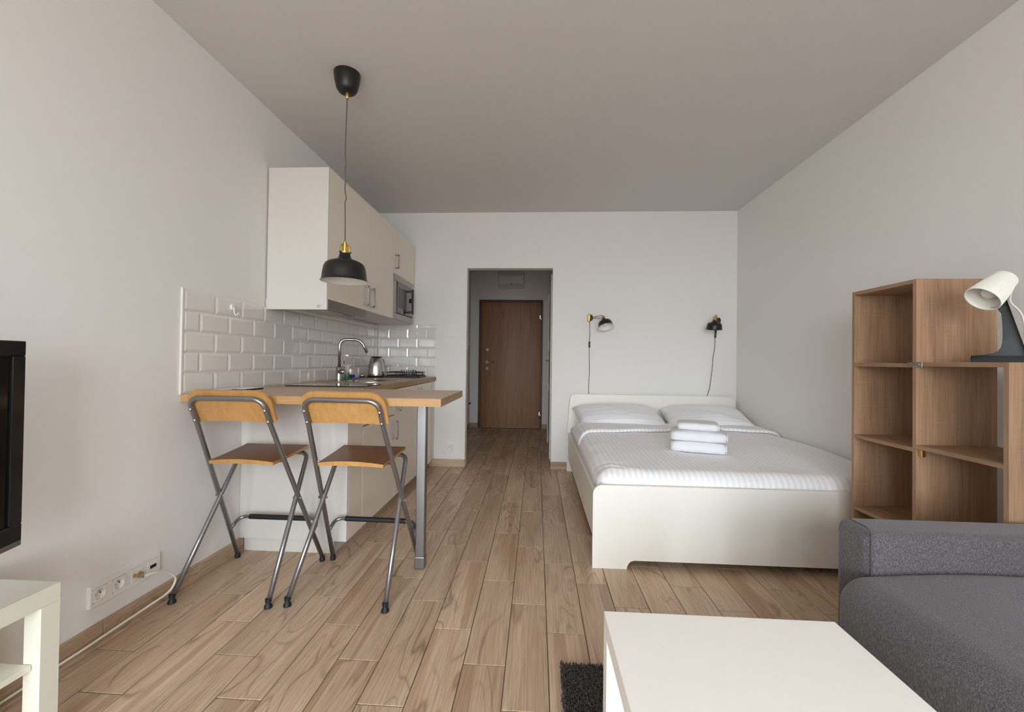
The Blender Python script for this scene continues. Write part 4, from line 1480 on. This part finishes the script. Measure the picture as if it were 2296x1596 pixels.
def duvet_z(x, y):
    z = 0.512 + 0.022 * sst(2.4, 3.1, y) + 0.006 * math.sin(x * 4.1 + 0.6) * sst(2.4, 2.9, y)
    dl = x - DU0
    z -= 0.105 * (1 - math.sqrt(max(0.0, 1 - (1 - min(1, dl / 0.11)) ** 2)))
    dr_ = DU1 - x
    z -= 0.055 * (1 - math.sqrt(max(0.0, 1 - (1 - min(1, dr_ / 0.10)) ** 2)))
    df = y - DV0
    z -= 0.085 * (1 - math.sqrt(max(0.0, 1 - (1 - min(1, df / 0.085)) ** 2)))
    p = Vector((x * 3.2, y * 2.2, 0.3))
    z += 0.0075 * noise.noise(p) + 0.0035 * noise.noise(Vector((x * 9, y * 6, 4.2)))
    cw = math.exp(-((x - DU0) / 0.22) ** 2 - ((y - DV0) / 0.18) ** 2)
    z += 0.014 * cw * noise.noise(Vector((x * 14 + y * 22, y * 9 - x * 4, 8.1)))
    ew = math.exp(-((x - DU0) / 0.10) ** 2)
    z += 0.008 * ew * noise.noise(Vector((x * 6, y * 11, 2.2)))
    return max(z, 0.462 if 0.036 < dl and dr_ > 0.04 and df > 0.02 else 0.40)


def duv(u, v):
    x, y = DU0 + (DU1 - DU0) * u, DV0 + (DV1 - DV0) * v
    # more rows close to the edges
    return Vector((x, y, duvet_z(x, y)))


def warp(t):
    return 0.5 - 0.5 * math.cos(math.pi * t) if True else t


du = thing('duvet', 'white satin-stripe duvet spread over the double bed', 'duvet', (1.15, 3.2, 0.47))
me = grid_mesh('cover', 150, 150, lambda u, v: duv(0.35 * warp(u) + 0.65 * u, 0.35 * warp(v) + 0.65 * v))
dc = obj('cover', me, 'sheet', du, True)
so_ = dc.modifiers.new('thickness', 'SOLIDIFY')
so_.thickness = 0.012
so_.offset = -1


def fold_front(x):
    t = (x - DU0) / (DU1 - DU0)
    return 3.42 + 0.33 * math.sin(math.pi * min(1, t * 1.25) * 0.5) - 0.12 * sst(0.55, 1.0, t)


def fold_pt(u, v):
    x = DU0 - 0.002 + (DU1 - DU0 - 0.002) * u
    y0 = fold_front(x)
    if v < 0.2:
        a = v / 0.2 * math.pi
        y = y0 - 0.016 * math.sin(a)
        zz = 0.003 + 0.014 * (1 - math.cos(a))
    else:
        y = y0 + (DV1 - 0.02 - y0) * (v - 0.2) / 0.8
        zz = 0.031 + 0.004 * noise.noise(Vector((x * 5, y * 7, 1.0))) - 0.015 * sst(0.8, 1.0, v)
    return Vector((x, y, duvet_z(x, min(max(y, DV0), DV1)) + zz))


fo = obj('turned_down_edge', grid_mesh('turned_down_edge', 110, 50, fold_pt), 'sheet', du, True)


def pillow(label, loc, rx, rz, w, h, t, seed):
    n = 44

    def side(sgn):
        def f(u, v):
            a, b = 2 * u - 1, 2 * v - 1
            ea, eb = max(0.0, 1 - abs(a) ** 2.6), max(0.0, 1 - abs(b) ** 2.6)
            th = t * 0.5 * (ea * eb) ** 0.42
            th *= 1 + 0.10 * noise.noise(Vector((a * 1.6 + seed, b * 1.6, 0)))
            x = a * w / 2 * (1 - 0.055 * (1 - b * b))
            y = b * h / 2 * (1 - 0.075 * (1 - a * a))
            zz = sgn * th + 0.006 * noise.noise(Vector((a * 3.2 + seed, b * 5, 2 + sgn))) * (1 if th > 0.002 else 0)
            return Vector((x, y, zz + 0.012 * noise.noise(Vector((a * 1.3 + seed, b * 1.1, 7)))))
        return f
    bmp = bmesh.new()
    for sgn in (1, -1):
        g = grid_mesh('tmp', n, n, side(sgn))
        bmp.from_mesh(g)
        bpy.data.meshes.remove(g)
    bmesh.ops.remove_doubles(bmp, verts=bmp.verts[:], dist=0.0004)
    bmesh.ops.recalc_face_normals(bmp, faces=bmp.faces[:])
    me = bpy.data.meshes.new('pillow')
    bmp.to_mesh(me)
    bmp.free()
    o = obj('pillow', me, 'pillow', None, True)
    o.location = loc
    o.rotation_euler = (rx, 0, rz)
    tag(o, label, 'pillow', 'pillows on the bed')


pillow('plump white striped pillow on the left side of the bed, its corner folded over', (0.775, 4.085, 0.578), math.radians(15), math.radians(3.5), 0.81, 0.50, 0.225, 1.0)
pillow('plump white striped pillow on the right side of the bed by the wall', (1.580, 4.095, 0.578), math.radians(15), math.radians(-4.0), 0.76, 0.50, 0.225, 5.0)


def towel(label, loc, rz, w, dpt, h, seed):
    """a towel folded so that the round fold faces the foot of the bed; layers show at the ends"""
    t = thing('towel', label, 'towel', loc, 'folded towels stacked on the bed', local=True)
    t.rotation_euler = (0, 0, rz)
    nlay = 3
    lay = h / (2 * nlay)
    bmt = bmesh.new()
    nx = 22
    for q in range(nlay):
        ro, ri = h / 2 - q * lay, h / 2 - (q + 1) * lay + 0.0012
        ri = max(ri, 0.0006)
        prof = []
        for (r, sgn) in ((ro, 1), (ri, -1)):
            seg = [(dpt, h / 2 + r)] + [(h / 2 - r * math.cos(a) * 0.85, h / 2 + r * math.sin(a)) for a in [math.pi / 2 - math.pi * k / 10 for k in range(11)]] + [(dpt, h / 2 - r)]
            prof.append(seg if sgn == 1 else seg[::-1])
        loop = prof[0] + prof[1]
        rings = []
        for i in range(nx):
            s = -1 + 2 * i / (nx - 1)
            end = 1 - 0.10 * (max(0, abs(s) - 0.80) / 0.20) ** 2
            x = s * (w / 2 - q * 0.004)
            ring = []
            for (yy, zz) in loop:
                sag = 1 - 0.07 * (s * s) * (zz / h) + 0.03 * noise.noise(Vector((s * 2.2 + seed, yy * 9, zz * 12)))
                e_ = (max(0.0, abs(s) - 0.80) / 0.20) ** 2
                zz = h / 2 + (zz - h / 2) * (1 - 0.16 * e_) * (1 + 0.05 * noise.noise(Vector((s * 2.0 + seed, 0.0, 3.0)))) - 0.06 * h * e_
                yy = yy + 0.016 * e_ * (1 if yy < dpt * 0.5 else 0)
                ring.append(bmt.verts.new((x, yy * end + (1 - end) * 0.1 + 0.004 * noise.noise(Vector((s * 3 + seed, zz * 20, 1))), max(0.0, zz * sag))))
            rings.append(ring)
        m_ = len(loop)
        for a, b in zip(rings, rings[1:]):
            for k in range(m_):
                bmt.faces.new((a[k], a[(k + 1) % m_], b[(k + 1) % m_], b[k]))
        bmt.faces.new(rings[0][::-1])
        bmt.faces.new(rings[-1])
    obj('folded_cloth', bmt, 'terry', t, True, 55)
    bmh = bmesh.new()
    for q in range(nlay):
        r = h / 2 - q * lay - lay * 0.45
        tube(bmh, [(w / 2 - 0.001 - q * 0.004, h / 2 - r * math.cos(a) * 0.85, h / 2 + r * math.sin(a) * 0.9) for a in [math.pi / 2 - math.pi * k / 8 for k in range(9)]], 0.003, 6)
    obj('hem', bmh, 'terry', t, True)
    return t


tz = duvet_z(1.05, 2.93)
ang = math.radians(-17.5)
towel('bottom folded white towel of the stack on the bed', (1.045, 2.830, tz + 0.004), ang, 0.335, 0.25, 0.070, 1.0)
towel('middle folded white towel of the stack on the bed', (1.049, 2.836, tz + 0.075), ang - 0.01, 0.340, 0.25, 0.066, 3.0)
towel('smaller folded white towel on top of the stack on the bed', (1.060, 2.880, tz + 0.142), ang - 0.03, 0.255, 0.20, 0.048, 6.0)

# ------------------------------------------------------------------ bookcases
KX0, KX1 = 1.568, 1.884


def bookcase(name, label, y0, y1, ztops, sides):
    b = thing(name, label, 'bookcase', ((KX0 + KX1) / 2, (y0 + y1) / 2, 0))
    ht = ztops[0]
    for y in sides:
        obj('side_panel', B(KX0, KX1, y, y + 0.018, 0.0, ht, 0.0008, 1), 'oak', b)
    for z in ztops:
        obj('shelf', B(KX0, KX1, y0, y1, z - 0.0175, z - 0.0002, 0.0008, 1), 'oak_flat', b)
    return b


b1 = bookcase('bookcase', 'tall sonoma oak bookcase, four cubes high, beside the bed', 1.8845, 2.2105, (1.472, 1.121, 0.770, 0.420, 0.060), (1.866, 2.211))
b2 = bookcase('bookcase', 'lower sonoma oak bookcase, three cubes high, carrying the desk lamp', 1.5355, 1.8650, (1.126, 0.785, 0.428, 0.060), (1.517,))
# fixings
br = obj('joining_bracket', B(KX0 - 0.003, KX0 + 0.0005, 1.836, 1.904, 1.105, 1.125, 0.001, 1), 'chrome', b1)
bm = bmesh.new()
cyl(bm, (KX0 - 0.0065, 1.853, 1.116), (KX0 - 0.002, 1.853, 1.116), 0.005, n=10)
cyl(bm, (KX0 - 0.0065, 1.885, 1.113), (KX0 - 0.002, 1.885, 1.113), 0.0065, n=10)
tube(bm, [(KX0 - 0.004, 1.890, 1.116), (KX0 - 0.006, 1.870, 1.112), (KX0 - 0.004, 1.856, 1.108)], 0.004, 8)
obj('bracket_catch', bm, 'steel', br)
obj('shelf_pin', B(KX0 + 0.006, KX0 + 0.022, 1.846, 1.8655, 0.738, 0.7665, 0.001, 1), 'brass', b2)
for z in (1.109, 0.858):
    obj('dowel_hole', LA([(0, 0.0006), (0.0045, 0.0006), (0.0045, -0.001)], (KX0 + 0.052, 1.517, z), (0, -1, 0), 14), 'door_frame', b2)

# ------------------------------------------------------------------ desk lamp on the low bookcase
LZ = 1.126
dl = thing('desk_lamp', 'desk lamp with ribbed ivory shade on a dark swooping foot, on the lower bookcase', 'lamp', (1.71, 1.69, LZ))
FC, FR, FN = Vector((1.705, 1.690, 0)), Vector((0.7041, -0.7101, 0)), Vector((0.7101, 0.7041, 0))   # the foot is turned towards the room
outl = [(-0.0664, 1.1262), (-0.0630, 1.149), (-0.040, 1.1535), (-0.014, 1.1585), (0.0005, 1.167), (0.0085, 1.181), (0.0120, 1.200), (0.0132, 1.2216), (0.0130, 1.250), (0.0121, 1.2793),
        (0.0099, 1.3092), (0.0011, 1.3264), (0.0217, 1.3608), (0.0303, 1.3273), (0.0525, 1.2316), (0.0711, 1.1557), (0.0802, 1.1262)]
bm = bmesh.new()
DEP = 0.075
fa, fb_ = prism(bm, outl, DEP, lambda u, v, w: FC + FR * u + FN * ((w - DEP / 2) * (1 - 0.5 * sst(1.16, 1.36, v))) + Vector((0, 0, v)))
r = bmesh.ops.inset_region(bm, faces=[fa], thickness=0.0075, depth=0.0, use_even_offset=True)
for v in fa.verts:
    v.co += FN * 0.022
    if v.co.z < LZ + 0.024:
        v.co.z = LZ + 0.026
fa.material_index = 1
bmesh.ops.triangulate(bm, faces=[f for f in bm.faces if len(f.verts) > 4])
obj('foot', bm, None, dl, False, None, mats=['lamp_dark', 'lamp_dark_shadow'])
P0, P1 = Vector((1.605, 1.642, 1.354)), Vector((1.692, 1.645, 1.434))
axl = (P1 - P0)
Ls = axl.length
axl.normalize()
s_, t_ = frame_of(axl)
bm = bmesh.new()
NR = 252
pro = [(0.0530, 0.0), (0.0530, 0.003), (0.0510, 0.025), (0.0445, 0.065), (0.0375, 0.095), (0.0345, Ls - 0.005), (0.030, Ls)]
rings = []
for r0, h in pro:
    ring = []
    for k in range(NR):
        a = 2 * math.pi * k / NR
        rr = r0 * (1 + (0.010 if k % 3 == 0 else -0.004) * (1 if 0.002 < h < Ls - 0.002 else 0))
        ring.append(bm.verts.new(P0 + axl * h + (s_ * math.cos(a) + t_ * math.sin(a)) * rr))
    rings.append(ring)
for a, b in zip(rings, rings[1:]):
    for k in range(NR):
        bm.faces.new((a[k], a[(k + 1) % NR], b[(k + 1) % NR], b[k]))
bm.faces.new(rings[-1])
inr = [[bm.verts.new(P0 + axl * h + (s_ * math.cos(2 * math.pi * k / NR) + t_ * math.sin(2 * math.pi * k / NR)) * rr) for k in range(NR)] for rr, h in ((0.0508, 0.0), (0.049, 0.025), (0.036, 0.092))]
for k in range(NR):
    k2 = (k + 1) % NR
    bm.faces.new((rings[0][k2], rings[0][k], inr[0][k], inr[0][k2]))
    bm.faces.new((inr[0][k2], inr[0][k], inr[1][k], inr[1][k2]))
    bm.faces.new((inr[1][k2], inr[1][k], inr[2][k], inr[2][k2]))
bm.faces.new(inr[2][::-1])
ds = obj('shade', bm, 'lamp_white', dl)
obj('bulb', LA([(0, 0.016)] + [(0.024 * math.sin(a), 0.040 - 0.024 * math.cos(a)) for a in (0.35, 0.7, 1.05, 1.4, 1.8, 2.2)] + [(0.012, 0.07), (0.012, 0.091), (0, 0.091)], P0, axl, 28), 'bulb', ds, True)
bm = bmesh.new()
for k in range(7):                                   # a row of small printed characters inside the lower rim
    if k in (4,):
        continue
    a = math.atan2(t_.dot(Vector((0.66, 0.0, -0.75))), s_.dot(Vector((0.66, 0.0, -0.75)))) + (k - 3) * 0.055
    p = P0 + axl * 0.010 + (s_ * math.cos(a) + t_ * math.sin(a)) * 0.0498
    d = (s_ * -math.sin(a) + t_ * math.cos(a))
    nrm = (s_ * math.cos(a) + t_ * math.sin(a))
    qs = [p + d * x + axl * y - nrm * 0.0006 for x, y in ((-0.0013, -0.0012), (0.0013, -0.0012), (0.0013, 0.0014), (-0.0013, 0.0014))]
    bm.faces.new([bm.verts.new(q) for q in qs])
obj('print', bm, 'ink', ds)
obj('hinge', T([(1.676, 1.650, 1.380), (1.715, 1.680, 1.346)], 0.012, 14), 'lamp_dark', dl, True, 45)
obj('cord', T(smooth_path([P1 + Vector((-0.004, 0.004, -0.012)), (1.735, 1.668, 1.405), (1.752, 1.69, 1.381), (1.762, 1.70, 1.352), (1.790, 1.70, 1.323), (1.805, 1.70, 1.295), (1.812, 1.70, 1.249), (1.808, 1.70, 1.190), (1.806, 1.705, 1.150), (1.815, 1.73, 1.131), (1.85, 1.78, 1.131)], 6), 0.0034, 8), 'cable', dl, True)

# ------------------------------------------------------------------ sofa
sf = thing('sofa', 'grey fabric sofa with a low square arm at the right edge', 'sofa', (1.45, 0.6, 0))


def soft(bmx, x0, x1, y0, y1, z0, z1, r, seg=5):
    box(bmx, x0, x1, y0, y1, z0, z1, r, seg)


bm = bmesh.new()
soft(bm, 1.003, 1.985, 1.352, 1.506, 0.045, 0.606, 0.034, 6)
ar = obj('arm', bm, 'sofa', sf, True, 60)
seam = [(1.0025 + 0.009, 1.3555, 0.10), (1.012, 1.3545, 0.56), (1.018, 1.366, 0.592), (1.030, 1.40, 0.6065), (1.030, 1.47, 0.6065)]
obj('seam', T(smooth_path(seam, 6), 0.0016, 6), 'seam', ar, True)
bm = bmesh.new()
soft(bm, 1.003, 1.985, -0.75, -0.60, 0.045, 0.606, 0.034, 6)
obj('arm', bm, 'sofa', sf, True, 60)
SX0, SX1, SY0, SY1 = 0.936, 1.80, -0.598, 1.350


def seat_fn(u, v):
    # profile across the front: up the front face, over the round edge, along the top
    y = SY0 + (SY1 - SY0) * v
    R_ = 0.055
    ztop = 0.462 + 0.006 * noise.noise(Vector((u * 3, y * 2.5, 0)))
    if u < 0.30:
        k = u / 0.30
        x, z = SX0, 0.11 + (ztop - R_ - 0.11) * k
    elif u < 0.55:
        a = (u - 0.30) / 0.25 * math.pi / 2
        x, z = SX0 + R_ * (1 - math.cos(a)), ztop - R_ + R_ * math.sin(a)
    else:
        k = (u - 0.55) / 0.45
        x, z = SX0 + R_ + (SX1 - SX0 - R_) * k, ztop + 0.018 * math.sin(math.pi * min(1, k * 1.2))
        for (tx, ty) in ((1.36, 0.98), (1.36, 0.42), (1.36, -0.15)):
            dd = ((x - tx) / 0.17) ** 2 + ((y - ty) / 0.20) ** 2
            z -= 0.036 * math.exp(-dd) + 0.016 * math.exp(-dd * 8)
    e = min(v, 1 - v) * (SY1 - SY0)
    if e < 0.05 and u > 0.30:
        z -= 0.030 * (1 - math.sqrt(max(0, 1 - (1 - e / 0.05) ** 2)))
    if e < 0.05:
        x += 0.03 * (1 - math.sqrt(max(0, 1 - (1 - e / 0.05) ** 2)))
    return Vector((x, y, z))


me = grid_mesh('seat_cushion', 60, 120, seat_fn)
sc_ = obj('seat_cushion', me, 'sofa', sf, True)
sm = sc_.modifiers.new('thickness', 'SOLIDIFY')
sm.thickness = 0.03
sm.offset = 1
bm = bmesh.new()
soft(bm, 1.02, 1.80, -0.598, 1.350, 0.07, 0.40, 0.02, 2)
obj('base', bm, 'sofa', sf, True, 60)
bm = bmesh.new()
soft(bm, 1.76, 1.985, -0.598, 1.350, 0.07, 0.80, 0.06, 5)
obj('back', bm, 'sofa', sf, True, 60)
for x in (1.06, 1.90):
    for y in (-0.68, 1.43):
        obj('leg', LA([(0, 0), (0.018, 0), (0.024, 0.06), (0, 0.06)], (x, y, 0), (0, 0, 1), 16), 'black_plastic', sf, True, 50)

# ------------------------------------------------------------------ tables, tv, rug
def foil_table(t, x0, x1, y0, y1, h, mat, shelf_z):
    lw, th = 0.05, 0.05
    obj('table_top', B(x0, x1, y0, y1, h - th, h, 0.0012, 1), mat, t)
    for x in (x0, x1 - lw):
        for y in (y0, y1 - lw):
            obj('leg', B(x, x + lw, y, y + lw, 0, h - th - 0.0005, 0.0012, 1), mat, t)
    obj('shelf', B(x0 + 0.022, x1 - 0.022, y0 + 0.052, y1 - 0.052, shelf_z - 0.016, shelf_z, 0.001, 1), mat, t)
    return t


ct = thing('coffee_table', 'plain white coffee table in front of the grey sofa', 'table', (0.48, 0.70, 0))
foil_table(ct, 0.186, 0.773, 0.255, 1.155, 0.45, 'lack', 0.15)
tvb = thing('tv_bench', 'ivory white low bench with open shelf against the left wall under the television', 'bench', (-1.52, 0.70, 0))
foil_table(tvb, -1.650, -1.373, 0.275, 1.175, 0.45, 'bench', 0.245)

tv = thing('television', 'black flat television mounted on the left wall', 'television', (-1.5, 0.75, 0.86), local=True)
tvw, tvh, tvt = 0.94, 0.575, 0.055
# local: x along the screen (towards the camera), y out of the screen, z up; origin at the far edge, bottom
bm = bmesh.new()
box(bm, 0, tvw, -tvt, -0.006, 0, tvh, 0.008, 3)
obj('housing', bm, 'tv', tv, True, 40)
bm = bmesh.new()
for q in ((0, tvw, 0, 0.062), (0, tvw, tvh - 0.042, tvh), (0, 0.040, 0.062, tvh - 0.042), (tvw - 0.04, tvw, 0.062, tvh - 0.042)):
    box(bm, q[0], q[1], -0.010, 0.003, q[2], q[3], 0.002, 1)
obj('bezel', bm, 'tv', tv)
obj('lower_strip', B(0.004, tvw - 0.004, -0.004, 0.0042, 0.003, 0.016), 'leg_steel', tv)
obj('screen', B(0.038, tvw - 0.038, -0.008, -0.003, 0.060, tvh - 0.040), 'screen', tv)
tv.location = (-1.450, 1.133, 0.572)
tvang = math.atan2(1.076 - 1.133, -1.434 + 1.450)
tv.rotation_euler = (0, 0, tvang)
bm = bmesh.new()
box(bm, 0.35, 0.59, -0.075, -0.055, 0.15, 0.42, 0.002)
obj('vesa_plate', bm, 'black_plastic', tv)
arm_ = bmesh.new()
tube(arm_, [(0.47, -0.07, 0.285), (0.40, -0.20, 0.285)], 0.018, 10)
obj('mount_arm', arm_, 'black_plastic', tv)

rg = thing('rug', 'charcoal shaggy rug reaching out from under the coffee table', 'rug', (0.55, 0.75, 0))
GX0, GX1, GY0, GY1 = 0.100, 1.000, 0.30, 1.575
obj('backing', B(GX0 + 0.006, GX1 - 0.006, GY0 + 0.006, GY1 - 0.006, 0.0, 0.010, 0.003), 'rug_base', rg)
nxr, nyr = int((GX1 - GX0) / 0.0045), int((GY1 - GY0) / 0.0045)
gx, gy = np.meshgrid(np.linspace(GX0, GX1, nxr), np.linspace(GY0, GY1, nyr))
n = gx.size
cx = gx.ravel() + rng.normal(0, 0.0018, n)
cy = gy.ravel() + rng.normal(0, 0.0018, n)
ht = 0.015 + rng.random(n) * 0.006
lx, ly = rng.normal(0, 0.0032, n), rng.normal(0, 0.0032, n)
ang0 = rng.random(n) * 6.283
verts = np.zeros((n, 6, 3))
for q in range(3):
    a = ang0 + q * 2.0944
    verts[:, q, 0] = cx + 0.0022 * np.cos(a)
    verts[:, q, 1] = cy + 0.0022 * np.sin(a)
    verts[:, q, 2] = 0.008
    verts[:, q + 3, 0] = cx + lx + 0.0019 * np.cos(a + 0.4)
    verts[:, q + 3, 1] = cy + ly + 0.0019 * np.sin(a + 0.4)
    verts[:, q + 3, 2] = ht + 0.0012 * np.sin(a * 2)
idx = np.arange(n)[:, None] * 6
quads = np.concatenate([idx + np.array([[0, 1, 4, 3]]), idx + np.array([[1, 2, 5, 4]]), idx + np.array([[2, 0, 3, 5]])])
me = bpy.data.meshes.new('pile')
me.from_pydata(verts.reshape(-1, 3).tolist(), [], quads.tolist() + (idx + np.array([[3, 4, 5]])).tolist())
pile = obj('pile', me, 'rug', rg)
pile['kind'] = 'stuff'
